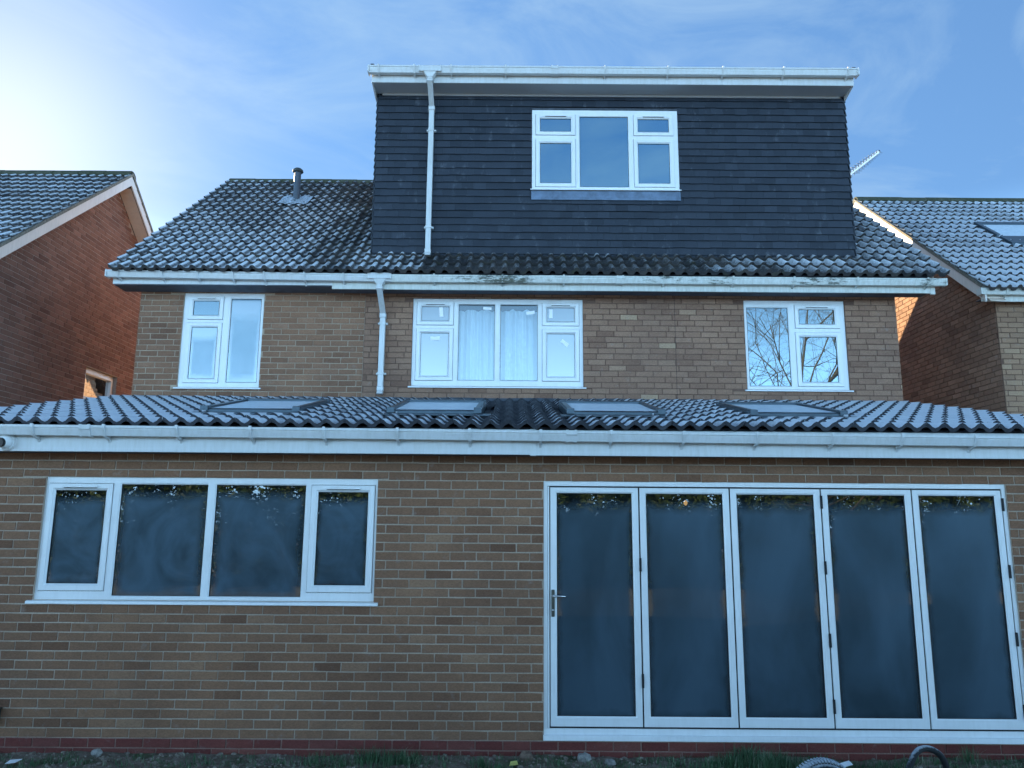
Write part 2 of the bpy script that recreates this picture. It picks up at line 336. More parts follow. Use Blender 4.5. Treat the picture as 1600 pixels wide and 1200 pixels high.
def thing(name, loc, label, cat, group=None):
    o = bpy.data.objects.new(name, None); COL.objects.link(o); o.location = loc; ORG[o.name] = Vector(loc); o.empty_display_size = .2
    return tag(o, label, cat, group)
def place(name, mesh, parent, loc, rot=None):
    o = bpy.data.objects.new(name, mesh); COL.objects.link(o); o.parent = parent; o.location = Vector(loc)-org(parent)
    if rot: o.rotation_euler = rot
    return o

# ------------------------------------------------------------------ walls
def rects(x0, x1, z0, z1, holes):
    xs = sorted({x0, x1, *[min(max(h[0], x0), x1) for h in holes], *[min(max(h[1], x0), x1) for h in holes]})
    zs = sorted({z0, z1, *[min(max(h[2], z0), z1) for h in holes], *[min(max(h[3], z0), z1) for h in holes]})
    out = []
    for a, b in zip(zs, zs[1:]):
        run = None
        for c, d in zip(xs, xs[1:]):
            m = ((c+d)/2, (a+b)/2)
            if any(h[0] < m[0] < h[1] and h[2] < m[1] < h[3] for h in holes):
                if run: out.append((*run, a, b)); run = None
            else: run = (run[0], d) if run else (c, d)
        if run: out.append((*run, a, b))
    return out
BR = []     # candidates for single bricks
def axis_pt(axis, c, u, w, d):      # wall point: u along, w up, d outwards (towards viewer side sign)
    return (u, c-d, w) if axis == 'y' else (c+d, u, w)
def brick_geo(mb, axis, c, sgn, u0, u1, z0, z1, tone, dep=.006, rnd=None):
    R_ = rnd or random; j = lambda: R_.uniform(-.0021, .0021)
    ch = .0028; q = [(u0+j(), z0+j()), (u1+j(), z0+j()), (u1+j(), z1+j()), (u0+j(), z1+j())]
    ins = [(ch, ch), (-ch, ch), (-ch, -ch), (ch, -ch)]; dd = dep+R_.uniform(-.001, .0015)
    P = lambda u, w, d: axis_pt(axis, c, u, w, sgn*d)
    vs = [P(a, b, -.012) for a, b in q]+[P(a, b, dd-.0022) for a, b in q]+[P(a+i, b+k, dd) for (a, b), (i, k) in zip(q, ins)]
    fs = [(8, 9, 10, 11)]+[(i, (i+1) % 4, 4+(i+1) % 4, 4+i) for i in range(4)]+[(4+i, 4+(i+1) % 4, 8+(i+1) % 4, 8+i) for i in range(4)]
    if (axis == 'x') == (sgn < 0): fs = [f[::-1] for f in fs]
    mb.add(vs, fs, tone)
def brickwork(axis, c, sgn, u0, u1, z0, z1, holes, mats, parent_wall, poly=None, single=False, shift=0, wob=.5):
    """mats(u,z)->key. one joined part per material, or candidates for single bricks."""
    groups = {}
    J = .0052
    k = floor(z0/.075)
    while k*.075 < z1-.01:
        za, zb = max(k*.075+J, z0), min((k+1)*.075-J, z1)
        ph = .1125*(k % 2)+shift+(.02*sin(k*1.7)+.012*sin(k*5.1))*wob
        i = floor((u0-ph)/.225)
        while i*.225+ph < u1:
            a, b = max(i*.225+ph+J, u0), min((i+1)*.225+ph-J, u1); i += 1
            if b-a < .02: continue
            segs = [(a, b)]; zz = (za, zb)
            for h in holes:
                if h[2] < zb-.004 and h[3] > za+.004 and h[0] < b and h[1] > a:
                    if h[3] < zb-.012 and h[3] > za: zz = (h[3]+.003, zb); continue
                    if h[2] > za+.012 and h[2] < zb: zz = (za, h[2]-.003); continue
                    segs = [s_ for (p, q) in segs for s_ in ((p, min(q, h[0]-.004)), (max(p, h[1]+.004), q)) if s_[1]-s_[0] > .02]
            for p, q in segs:
                z_a, z_b = zz
                if poly and not poly((p+q)/2, z_b): continue
                key = mats((p+q)/2, (z_a+z_b)/2)
                tone = min(1, max(0, random.gauss(.5, .19)))
                full = (q-p) > .21 and (z_b-z_a) > .06
                if single and full:
                    pts = [axis_pt(axis, c, *t, 0) for t in ((p, z_a), (q, z_a), (q, z_b), (p, z_b))]
                    BR.append((parea(pts), axis, c, sgn, p, q, z_a, z_b, key, tone, parent_wall, groups)); groups.setdefault(key, MB())
                else: brick_geo(groups.setdefault(key, MB()), axis, c, sgn, p, q, z_a, z_b, tone)
        k += 1
    return groups
PENDING = []

# ------------------------------------------------------------------ the house
house = thing('detached_house', (0, 3, 0), 'brown brick house in the middle with a dark tiled dormer and a frosty single-storey extension', 'house')
X0, X1 = -4.85, 4.99
YU = 3.0      # upper wall face
KW = (-4.01, -1.15, 1.235, 2.26); KSILL = (-4.055, -1.11, 1.203, 1.235)
BD = (.28, 4.262, .155, 2.255)
MATF = lambda u, z: 'brick_red' if z < .15 else 'brick_ext'
lw = MB()
for a, b, c_, d in rects(X0, X1, 0.15, 2.62, [KW, BD]): lw.box(a, b, 0, .28, c_, d)
pl = MB(); pl.box(X0, X1, 0, .28, -.3, .15); pl.build('plinth', 'mortar_plinth', house)
lw.box(X0, X0+.28, .28, 2.98, -.3, 2.62); lw.box(X1-.28, X1, .28, 2.98, -.3, 2.62)
lower_wall = lw.build('extension_wall', 'mortar', house)
g1 = brickwork('y', 0, 1, X0, X1, 0, 2.60, [(KW[0], KW[1], KSILL[2], KW[3]), BD], MATF, lower_wall, single=True, shift=.055)
PENDING.append((lower_wall, g1))
g = brickwork('x', X0, -1, .0, 2.98, 0, 2.60, [], lambda u, z: 'brick_ext', lower_wall); PENDING.append((lower_wall, g))
g = brickwork('x', X1, 1, .0, 2.98, 0, 2.60, [], lambda u, z: 'brick_ext', lower_wall); PENDING.append((lower_wall, g))
UL = (-4.285, -3.24, 3.578, 4.825); UM = (-1.295, .914, 3.615, 4.775); UR = (3.013, 4.325, 3.600, 4.782)
usill = lambda w, e=.035: (w[0]-e, w[1]+e, w[2]-.026, w[2])
uholes = [UL, UM, UR]
YB = 10.1
def upmat(u, z):
    return 'brick_left' if u < -1.92 else 'brick_old'
uw = MB(); uwl = MB()
for a, b, c_, d in rects(-1.92, X1, -.3, 4.95, [UM, UR]): uw.box(a, b, YU, YU+.28, c_, d)
for a, b, c_, d in rects(X0, -1.92, -.3, 4.95, [UL]): uwl.box(a, b, YU, YU+.28, c_, d)
upper_wall = uw.build('main_wall', 'mortar_dark', house)
upper_wall_left = uwl.build('main_wall', 'mortar_light', house)
for w_, (a, b), hs in ((upper_wall_left, (X0, -1.925), [(UL[0], UL[1], UL[2]-.026, UL[3])]), (upper_wall, (-1.915, X1), [(UM[0], UM[1], UM[2]-.026, UM[3]), (UR[0], UR[1], UR[2]-.026, UR[3])])):
    g = brickwork('y', YU, 1, a, b, 3.375, 4.90, hs, upmat, w_, single=True, shift=.03, wob=.7 if a < -2 else 2.2); PENDING.append((w_, g))
RZ, EZ, RY, EY, SL = 7.88, 5.0, 6.2, 2.55, .79
sw = MB()   # gable walls and back wall
for xa, xb in ((X0, X0+.28), (X1-.28, X1)):
    pr = [(YU+.28, -.3), (YB-.28, -.3), (YB-.28, 4.82), (6.2, 7.70), (YU+.28, 5.40)]
    sw.prism_x(pr, xa, xb)
sw.box(X0, X1, YB-.28, YB, -.3, 4.6)
side_wall = sw.build('gable_wall', 'mortar_light', house)
gab = lambda u, z: z < 7.70-abs(u-6.2)*.79
for c_, s_ in ((X0, -1), (X1, 1)):
    g = brickwork('x', c_, s_, 3.0, YB, 0 if s_ > 0 else 0, 7.7, [], lambda u, z: 'brick_buff', side_wall, poly=gab); PENDING.append((side_wall, g))
# floors, ceilings and inner partition (what the panes look into)
ro = MB(); ro.box(X0+.28, X1-.28, .28, YB-.28, .02, .12); ro.box(X0+.28, X1-.28, YU+.28, YB-.28, 2.55, 2.70); ro.box(X0+.28, X1-.28, YU+.28, YB-.28, 4.88, 4.96)
ro.box(X0+.28, X1-.28, 5.6, 5.7, 2.70, 4.88); ro.box(X0+.28, X1-.28, YU-.02, YU-.005, .12, 2.6)
for x in (-2.3, 2.2): ro.box(x, x+.1, YU+.28, 5.6, 2.70, 4.88)
ro.build('inner_wall', 'room', house)
ju = MB(); ju.box(2.107, 2.111, YU-.0085, YU-.003, 3.46, 4.85); ju.build('movement_joint', 'gasket', house)

# ------------------------------------------------------------------ roof tiles
TILES = []      # (area, build args)
TV = {}
def tile_arrays(kind, L, A, th, seg, frost_top, rs):
    """pantile, local: x 0..0.30, y up the slope, z normal"""
    if kind == 'tile_old':          # narrow round rolls between flat pans
        per = [0, .018, .031, .039, .075, .111, .119, .132]; xs = [p+q for q in (0, .15) for p in per]+[.30]
        def h(x):
            u = min(x % .15, .15-x % .15); return A*max(0, 1-(u/.0395)**2)**.6+.004*(1-min(1, abs(u-.057)/.02))*0
    else:
        xs = [.30*i/(2*seg) for i in range(2*seg+1)]; h = lambda x: A*(.5+.5*cos(2*pi*(x/.15)))**1.05
    n = len(xs)-1; m = n+1; vs = []; fr = []
    flank_shade = lambda x: .50 if kind == 'tile_old' and .025 < x % .15 < .045 else 1      # shade on one flank of each roll, painted in as thinner frost
    for x in xs: vs.append((x, 0, h(x)+th)); fr.append(flank_shade(x)*frost_top*(.66+.36*(h(x)/A)))
    for x in xs: vs.append((x, L, h(x)+.001)); fr.append(flank_shade(x)*frost_top*.85)
    for x in xs: vs.append((x, .0, h(x)+th)); fr.append(frost_top*.05)
    for x in xs: vs.append((x, .004, h(x)-.008)); fr.append(0)
    fs = [(i, i+1, m+i+1, m+i) for i in range(n)]+[(3*m+i, 3*m+i+1, 2*m+i+1, 2*m+i) for i in range(n)]
    fs += [(0, m, 3*m), (n, 3*m+n, m+n)]
    return vs, fs, fr
def tile_variant(kind, L, level, v):
    key = (kind, round(L, 3), level, v)
    if key not in TV:
        rs = random.Random(hash((level, v)) & 0xffff)
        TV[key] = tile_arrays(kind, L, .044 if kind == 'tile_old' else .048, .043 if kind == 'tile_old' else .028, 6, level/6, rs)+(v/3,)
    return TV[key]
TM = {}
def roof_slope(kind, parent, xa, xb, ye, ze, slope, rows, gauge, frost_fn, skip=lambda x, y: False, overhang_first=0):
    """rows of pantiles; (ye,ze)=eave line, rising towards +y"""
    ang = math.atan(slope); n = round((xb-xa)/.30); stuff = MB()
    L = gauge+.045
    for r in range(rows):
        s = r*gauge; y = ye+s*cos(ang); z = ze+s*sin(ang)
        for c_ in range(n):
            x = xa+c_*.30; ym = y+gauge*.5*cos(ang)
            if skip(x+.15, ym): continue
            f = frost_fn(x+.15, ym)+random.uniform(-.08, .08)
            lv = max(0, min(6, round(f*6))); v = random.randrange(4)
            jx, jr, jz = random.uniform(-.003, .003), random.uniform(-.012, .012), random.uniform(0, .003)
            a = parea([(x, y, z), (x+.3, y, z), (x+.3, y+gauge*cos(ang), z+gauge*sin(ang)), (x, y+gauge*cos(ang), z+gauge*sin(ang))])
            TILES.append((a, kind, parent, L, lv, v, (x+jx, y, z+jz), (ang+jr*.3, 0, jr), stuff))
    return stuff
TSTUFF = []
# main roof -----------------------------------------------------------------
VX0, VX1 = -5.05, 5.35
rf = MB()
def slab_pts(mb, x0, x1, y0, z0, y1, z1, t):
    mb.add([(x0, y0, z0), (x1, y0, z0), (x1, y1, z1), (x0, y1, z1), (x0, y0, z0-t), (x1, y0, z0-t), (x1, y1, z1-t), (x0, y1, z1-t)],
           [(0, 1, 2, 3), (7, 6, 5, 4), (0, 4, 5, 1), (1, 5, 6, 2), (2, 6, 7, 3), (3, 7, 4, 0)])
slab_pts(rf, VX0+.09, VX1-.09, EY+.05, EZ+.0, RY, RZ-.04-.06, .07)
slab_pts(rf, VX1-.09, VX0+.09, 10.45, RZ-4.25*SL-.05, RY, RZ-.10, .07)
roof = rf.build('roof', 'felt', house)
bk = MB(); slab_pts(bk, VX1, VX0, 10.5, RZ-.03-4.3*SL, RY, RZ-.03, .05); bk.build('back_slope', 'tile_old', roof)
DX0, DX1, DY, DZ0, DZ1 = -1.855, 4.505, 2.98, 5.28, 7.66
def fr_main(x, y):
    t = (y-EY)/(RY-EY)
    if DX0-.05 < x < DX1+.02: return .36+.22*(x > 3.2)+.25*(x < -1.3)
    if x >= DX1: return .62
    d = min(1, (DX0-x)/1.2)
    f = .84-.42*max(0, t-.25)
    return f*(.45+.55*d)+.05*sin(x*2.1+y*3)
sk_main = lambda x, y: (DX0+.1 < x < DX1-.1 and y > DY+.06) or abs(x+3.51) < .16 and abs(y-5.02) < .08
st = roof_slope('tile_old', roof, VX0, VX1+.1, EY-.02, EZ-.035, SL, 18, .2575, fr_main, sk_main); TSTUFF.append((roof, 'tile_old', st))
def ridge(parent, x0, x1, y, z, mat='ridge', r=.125):
    n = max(1, round((x1-x0)/.45)); w = (x1-x0)/n; meshes = []
    for i in range(n):
        m = MB(); ns = 8; a0 = x0+i*w; j = random.uniform(-.004, .006)
        prof = [(y-r*1.05*cos(pi*k/ns), z-.07+(r*.98)*sin(pi*k/ns)+j) for k in range(ns+1)]
        inner = [(y-(r-.02)*cos(pi*k/ns), z-.07+(r-.03)*sin(pi*k/ns)+j) for k in range(ns+1)]
        m.prism_x(prof+inner[::-1], a0+.003, a0+w-.003); m.build('ridge_tile', mat, parent)
ridge(roof, VX0, DX0-.02, RY, RZ-.02); ridge(roof, DX1+.02, VX1, RY, RZ-.02)
# verges (undercloak board + cement) of the main roof
def verge(parent, x, out, ye, ze, yr, zr, wallx, back=True, board='barge', mortar=True, w=.16):
    b = MB(); m = MB(); t = .022
    for k, (ya, za) in enumerate(((ye, ze), (2*yr-ye, ze))):
        if k and not back: continue
        xs = sorted((x, x-out*t))
        lo, hi = (-.045-w, -.045)
        ends = [(ya, za), (yr, zr)]
        def quad(mbx, xa, xb, l, h):
            (y1, z1), (y2, z2) = ends
            vs = [(xa, y1, z1+l), (xb, y1, z1+l), (xb, y2, z2+l), (xa, y2, z2+l), (xa, y1, z1+h), (xb, y1, z1+h), (xb, y2, z2+h), (xa, y2, z2+h)]
            fs = [(0, 3, 2, 1), (4, 5, 6, 7), (0, 1, 5, 4), (1, 2, 6, 5), (2, 3, 7, 6), (3, 0, 4, 7)]
            if k: fs = [f[::-1] for f in fs]
            mbx.add(vs, fs)
        quad(b, xs[0], xs[1], lo, hi)
        if mortar:
            xs2 = sorted((x+out*.012, x-out*.05)); quad(m, xs2[0], xs2[1], hi+.003, hi+.055)
    o = b.build('bargeboard', board, parent)
    if mortar: m.build('verge_mortar', 'verge_mortar', parent)
verge(house, VX0+.01, -1, EY+.12, EZ+.09, RY, RZ-.005, X0, w=.15)
verge(house, VX1-.01, 1, EY+.12, EZ+.09, RY, RZ-.005, X1, w=.15)
# eaves of the main roof: fascia, soffit, gutter ------------------------------------
def gutter_prof(y, z, h=.085, d=.105):
    return [(y+d, z), (y+d, z-h*.55), (y+d*.75, z-h), (y+d*.22, z-h), (y+.006, z-h*.42), (y+.004, z-.022), (y-.005, z-.02), (y-.006, z), (y+.008, z), (y+.012, z-.03), (y+d*.3, z-h+.01), (y+d*.7, z-h+.01), (y+d-.008, z-.05), (y+d-.006, z)]
def gutter(parent, x0, x1, y, z, mat, brackets, dz=0, unions=(), h=.085, capl=True, capr=True):
    m = MB(); m.prism_x(gutter_prof(y, z, h), x0, x1, dz)
    for flag, xx, zz in ((capl, x0, z), (capr, x1, z+dz)):
        if flag: m.box(xx-.004, xx+.012, y-.008, y+.108, zz-h-.004, zz+.003)
    g_ = m.build('gutter', mat, parent)
    for x in brackets:
        t = (x-x0)/(x1-x0); zz = z+dz*t; b = MB()
        pr = [(y-.018, zz+.009), (y-.018, zz-.02), (y-.008, zz-h*.5), (y+.022, zz-h-.006), (y+.098, zz-h-.03), (y+.118, zz-h-.055), (y+.118, zz-h-.03), (y+.10, zz-h), (y+.03, zz-h+.002), (y+.01, zz-h*.5), (y, zz+.006)]
        b.prism_x(pr, x-.011, x+.011); b.build('bracket', mat, g_)
    for x in unions:
        t = (x-x0)/(x1-x0); zz = z+dz*t; b = MB()
        for q in (-.035, .035):
            pr = [(y-.014, zz+.007), (y-.012, zz-.03), (y-.001, zz-h*.5), (y+.018, zz-h-.008), (y+.085, zz-h-.008), (y+.085, zz-h+.002), (y+.03, zz-h+.002), (y+.012, zz-h*.5), (y, zz+.007)]
            b.prism_x(pr, x+q-.010, x+q+.010)
        b.prism_x([(y-.010, zz+.003), (y-.008, zz-.03), (y+.001, zz-h*.5), (y+.02, zz-h-.004), (y+.085, zz-h-.004), (y+.085, zz-h+.002), (y+.03, zz-h+.002), (y+.012, zz-h*.5), (y, zz+.003)], x-.025, x+.025)
        b.build('gutter_union', mat, g_)
    return g_
fa = MB(); fa.box(-5.07, -2.29, 2.685, 2.70, 4.845, 4.985); f1 = fa.build('fascia', 'trim', house, bevel=.002)
fb = MB(); fb.box(-2.288, 5.33, 2.677, 2.70, 4.795, 4.985); fb.box(5.29, 5.345, 2.670, 2.70, 4.780, 4.985); f2 = fb.build('fascia', 'fascia_dirty', house, bevel=.002); f2['label'] = 'weathered older fascia board with green tinge'
sf = MB(); sf.box(-5.06, 5.33, 2.70, 2.995, 4.835, 4.843); sf.build('soffit', 'soffit_dark', house)
GY = 2.575
g_a = gutter(house, -5.115, -1.53, GY, 4.995, 'trim', [-4.962, -4.409, -3.959, -3.518, -3.125, -2.619, -2.13], dz=-.035, capr=False)
g_b = gutter(house, -1.528, 5.44, GY, 4.958, 'white_dirty', [-.989, -.13, .641, 1.895, 2.771, 3.535, 4.331, 5.215], dz=.0, unions=[1.35], capl=False)
g_b['label'] = 'old gutter run stained with black algae'
# dormer --------------------------------------------------------------------------
dm = MB()
dm.prism_x([(DY, DZ0), (DY, DZ1), (RY, DZ1), (RY, RZ-.06)], DX0+.03, DX0+.15); dm.prism_x([(DY, DZ0), (DY, DZ1), (RY, DZ1), (RY, RZ-.06)], DX1-.15, DX1-.03)
DW = (.247, 2.222, 6.29, 7.44)
for a, b, c_, d in rects(DX0+.15, DX1-.15, DZ0, DZ1, [DW]): dm.box(a, b, DY+.02, DY+.15, c_, d)
dm.box(DX0+.15, DX1-.15, 4.6, 4.65, 5.4, DZ1); dm.box(DX0+.15, DX1-.15, DY+.15, 4.6, DZ0, DZ0+.05)
dormer = dm.build('dormer', 'felt', house)
CL = []; clstuff = MB()
def clad_geo(mb, x0, x1, z0, z1, tone, axis='y', c=DY, sgn=1):
    if axis == 'y':
        yb, yt, th = c-.027, c-.006, .012
        vs = [(x0, yb, z0), (x1, yb, z0), (x1, yt-.0, z1), (x0, yt-.0, z1), (x0, yb+th, z0-.001), (x1, yb+th, z0-.001), (x1, yt+th, z1), (x0, yt+th, z1)]
        fs = [(0, 1, 2, 3), (7, 6, 5, 4), (0, 4, 5, 1), (1, 5, 6, 2), (3, 2, 6, 7), (3, 7, 4, 0)]
    else:
        xb, xt, th = c+sgn*.027, c+sgn*.006, -sgn*.012
        vs = [(xb, x0, z0), (xb, x1, z0), (xt, x1, z1), (xt, x0, z1), (xb+th, x0, z0-.001), (xb+th, x1, z0-.001), (xt+th, x1, z1), (xt+th, x0, z1)]
        fs = [(0, 1, 2, 3), (7, 6, 5, 4), (0, 4, 5, 1), (1, 5, 6, 2), (3, 2, 6, 7), (3, 7, 4, 0)]
        if sgn < 0: fs = [f[::-1] for f in fs]
    fr = [1, 1, .0, .0, .3, .3, 0, 0]
    mb.add(vs, fs, tone, fr)
GA = .1003
rows = int((DZ1-DZ0)/GA)
for r in range(rows+1):
    z0 = DZ0+r*GA; z1 = min(z0+GA+.022, DZ1)
    if z1-z0 < .02: continue
    ph = .0825*(r % 2); i = -1
    while DX0+i*.165+ph < DX1:
        a, b = DX0+i*.165+ph, DX0+(i+1)*.165+ph; i += 1
        a, b = max(a, DX0)+.0008, min(b, DX1)-.0008
        if b-a < .02: continue
        segs = [(a, b)]
        if DW[2]-.11 < z0+.05 < DW[3]-.0: segs = [s_ for s_ in ((a, min(b, DW[0]-.004)), (max(a, DW[1]+.004), b)) if s_[1]-s_[0] > .012]
        for p, q in segs:
            tone = min(1, max(0, random.gauss(.5, .28))); jz = random.uniform(-.0028, .0028)
            zz1 = z1
            if z0 < DW[3] < z1 and q > DW[0] and p < DW[1]: continue
            ar = parea([(p, DY, z0), (q, DY, z0), (q, DY, z0+GA), (p, DY, z0+GA)])
            CL.append((ar, p, q, z0+jz, zz1, tone))
    # cheeks
    for c_, s_ in ((DX0+.0, -1), (DX1-.0, 1)):
        y_end = EY+(z0-EZ)/SL; k = 0
        while DY-.02+k*.165 < min(y_end, RY): 
            ya = DY-.02+k*.165; clad_geo(clstuff, ya+.001, min(ya+.164, y_end+.05), z0, z1, random.random(), 'x', c_, s_); k += 1
# filler rows just above the window
CL.sort(key=lambda t: -t[0]); shared = {}
cladding = MB(); cladding.box(DX0+.031, DX1-.031, DY-.001, DY+.018, DZ1-.06, DZ1); cladding = cladding.build('dormer_cladding', 'clad', house)
for k, (ar, p, q, z0, z1, tone) in enumerate(CL):
    if k < 300 and q-p > .16 and z1-z0 > .11:
        tk = round(tone*8)/8
        if tk not in shared:
            m = MB(); clad_geo(m, 0, .1634, 0, .1223, tk, c=0); shared[tk] = m.mesh('cladding_tile', 'clad')
        place('cladding_tile', shared[tk], cladding, (p, DY, z0))
    else: clad_geo(clstuff, p, q, z0, z1, tone)
clstuff.build('cladding_tile', 'clad', cladding, kind='stuff')
# head tiles directly over dormer window
ht = MB(); ht.box(DW[0]-.002, DW[1]+.002, DY-.014, DY+.02, DW[3]+.001, DW[3]+.035); ht.build('head_flashing', 'lead_dark', dormer)
ld = MB(); ld.box(.238, 2.23, DY-.034, DY-.028, 6.135, 6.262); o = ld.build('lead_apron', 'lead', dormer)
# dormer eaves
fd = MB(); fd.box(-1.90, 4.53, 2.685, 2.705, 7.665, 7.80); fd.build('dormer_fascia', 'trim', house, bevel=.002)
fd = MB(); fd.box(-1.88, 4.51, 2.706, 2.968, 7.668, 7.676); fd.box(-1.80, 4.46, 2.955, 2.969, 7.640, 7.667); fd.build('dormer_soffit', 'soffit', house)
fd = MB()
for xa in (-1.90, 4.512): fd.prism_x([(2.706, 7.80), (2.706, 7.665), (2.99, 7.60), (6.3, 7.60), (6.3, 7.80)], xa, xa+.018)
fd.build('dormer_bargeboard', 'trim', house)
fd = MB(); fd.box(-1.91, 4.54, 2.64, 6.33, 7.80, 7.872); fd.box(-1.915, -1.87, 2.635, 6.33, 7.872, 7.905); fd.box(4.50, 4.545, 2.635, 6.33, 7.872, 7.905); fd.build('flat_roof', 'felt', dormer)
gutter(house, -1.935, 4.55, GY, 7.845, 'trim', [-1.80, -1.325, -.835, -.115, 1.20, 2.036, 2.764, 3.569, 4.416], dz=.006, unions=[.537], h=.09)
def downpipe(x, z_top, yg, yw, z_bot, clips, mat='trim', shoe=True):
    w = .034; p = MB()
    def seg(a, b, ww=w):
        (y0, z0), (y1, z1) = a, b
        p.add([(x-ww, y0-ww, z0), (x+ww, y0-ww, z0), (x+ww, y0+ww, z0), (x-ww, y0+ww, z0), (x-ww, y1-ww, z1), (x+ww, y1-ww, z1), (x+ww, y1+ww, z1), (x-ww, y1+ww, z1)],
              [(3, 2, 1, 0)[::-1], (4, 5, 6, 7)[::-1], (4, 5, 1, 0)[::-1], (5, 6, 2, 1)[::-1], (6, 7, 3, 2)[::-1], (7, 4, 0, 3)[::-1]])
    yt = yg+.055
    seg((yt, z_top), (yt, z_top-.13)); seg((yt, z_top-.10), (yt, z_top-.13), w+.006)
    zz = z_top-.13-(yw-yt)*.72
    seg((yt, z_top-.13), (yw, zz)); seg((yw, zz+.01), (yw, zz-.045), w+.006); seg((yw, zz), (yw, z_bot))
    if shoe: seg((yw, z_bot+.05), (yw, z_bot-.0), w+.005); seg((yw, z_bot), (yw-.05, z_bot-.05), w+.002)
    # hopper outlet flaring out of the gutter
    p.add([(x-.085, yt-.055, z_top), (x+.085, yt-.055, z_top), (x+.085, yt+.04, z_top), (x-.085, yt+.04, z_top), (x-w, yt-w-.003, z_top-.07), (x+w, yt-w-.003, z_top-.07), (x+w, yt+w, z_top-.07), (x-w, yt+w, z_top-.07)],
          [(4, 5, 1, 0)[::-1], (5, 6, 2, 1)[::-1], (6, 7, 3, 2)[::-1], (7, 4, 0, 3)[::-1]])
    p.box(x-.15, x+.15, yt-.064, yt-.052, z_top-.002, z_top+.075); 
    for q in (-.15, .13): p.box(x+q, x+q+.02, yt-.068, yt-.05, z_top-.006, z_top+.082)
    d = p.build('downpipe', mat, house, bevel=.004)
    for z in clips:
        c_ = MB(); c_.box(x-w-.005, x+w+.005, yw-w-.006, yw+w+.01, z-.016, z+.016); c_.box(x+w+.005, x+w+.03, yw+.0, yw+w+.01, z-.012, z+.012); c_.box(x-w-.028, x-w-.005, yw, yw+w+.01, z-.012, z+.012)
        c_.build('pipe_clip', mat, d, bevel=.002)
downpipe(-1.115, 7.765, GY, 2.915, 5.36, [7.10, 5.72])
downpipe(-1.675, 4.905, GY, 2.955, 3.54, [4.42, 3.76])
# flue --------------------------------------------------------------------------------
flue = thing('flue_pipe', (-3.51, 5.02, 6.93), 'grey flue pipe with a mushroom cap standing on the frosty roof slope', 'flue pipe')
m = MB(); m.tube([(-3.51, 5.02, 6.90), (-3.51, 5.02, 7.50)], .053, 20); m.build('pipe', 'flue', flue, smooth=False)
m = MB(); m.tube([(-3.51, 5.02, 7.485), (-3.51, 5.02, 7.50), (-3.51, 5.02, 7.525), (-3.51, 5.02, 7.55), (-3.51, 5.02, 7.562)], [.075, .088, .082, .055, .01], 20); m.build('cap', 'flue_cap', flue, smooth=True)
m = MB(); rs = random.Random(3)
for r_ in range(8):
    for c_ in range(12):
        pass
gx, gy = 15, 9; vs = []
for j in range(gy):
    for i in range(gx):
        x = -3.51+(i/(gx-1)-.5)*.50; y = 5.02+(j/(gy-1)-.62)*.36; e = 1-min(1, math.hypot((i/(gx-1)-.5)*2, (j/(gy-1)-.5)*2))
        vs.append((x, y+.02*rs.uniform(-1, 1)*(j in (0, gy-1)), EZ-.035+(y-EY)*SL+.118+.014*cos(2*pi*(x+5.05)/.15)+.02*e+rs.uniform(-.006, .008)))
m.add(vs, [(j*gx+i, j*gx+i+1, (j+1)*gx+i+1, (j+1)*gx+i) for j in range(gy-1) for i in range(gx-1)], frost=.9); 
M_ = Mat('crumpled lead slate', .3, (.5, .6, .68), .35); M_.color(M_.ramp(M_.noise(30, 5), [(.35, (.10, .12, .13)), (.6, (.62, .70, .76))])); MAT['slate'] = M_.m
m.build('lead_slate', 'slate', flue)

# extension roof ------------------------------------------------------------------------
EX0, EX1, XE, XZ, XS = -4.98, 5.12, -.37, 2.672, .222
er = MB(); slab_pts(er, EX0+.09, EX1-.2, XE+.12, XZ+.0+.12*XS-.01, 2.99, XZ+(2.99-XE)*XS-.01, .06); ext_roof = er.build('extension_roof', 'felt', house)
SKY = [(-2.935, -1.995), (-1.18, -.285), (.517, 1.45), (2.243, 3.163)]
SY0, SY1 = .50, 1.68
def fr_ext(x, y):
    f = .60+.34*min(1, max(0, (abs(x+.35)-.8)/2.6))
    if any(a-.15 < x < b+.15 for a, b in SKY) and y < SY1: f += .10
    return min(1, f+.04*sin(x*3+y*5))
sk_ext = lambda x, y: any(a+.02 < x < b-.02 for a, b in SKY) and SY0+.02 < y < SY1-.02
st = roof_slope('tile_new', ext_roof, EX0, EX1-.2+.05, XE, XZ-.012, XS, 13, .2645, fr_ext, sk_ext); TSTUFF.append((ext_roof, 'tile_new', st))
fl = MB()
n = 70
top = [(X0+(X1-X0)*i/n, 2.985, 3.462+.004*sin(i*.9)) for i in range(n+1)]; mid = [(x, 2.975, 3.405) for x, _, _ in top]; lo_ = [(x, 2.80+.01*sin(i*1.3), 3.372+.008*sin(i*2.2)) for i, (x, _, _) in enumerate(top)]
fl.add(top+mid+lo_, [(i, n+1+i, n+2+i, i+1) for i in range(n)]+[(n+1+i, 2*n+2+i, 2*n+3+i, n+2+i) for i in range(n)]); fl.build('lead_flashing', 'lead_dark', house)
verge(house, EX0+.02, -1, XE+.1, XZ+.045, 2.99, XZ+.02+(2.99-XE)*XS, X0, back=False, board='white', mortar=True, w=.14)
verge(house, EX1-.14, 1, XE+.1, XZ+.045, 2.99, XZ+.02+(2.99-XE)*XS, X1, back=False, board='white', mortar=True, w=.14)
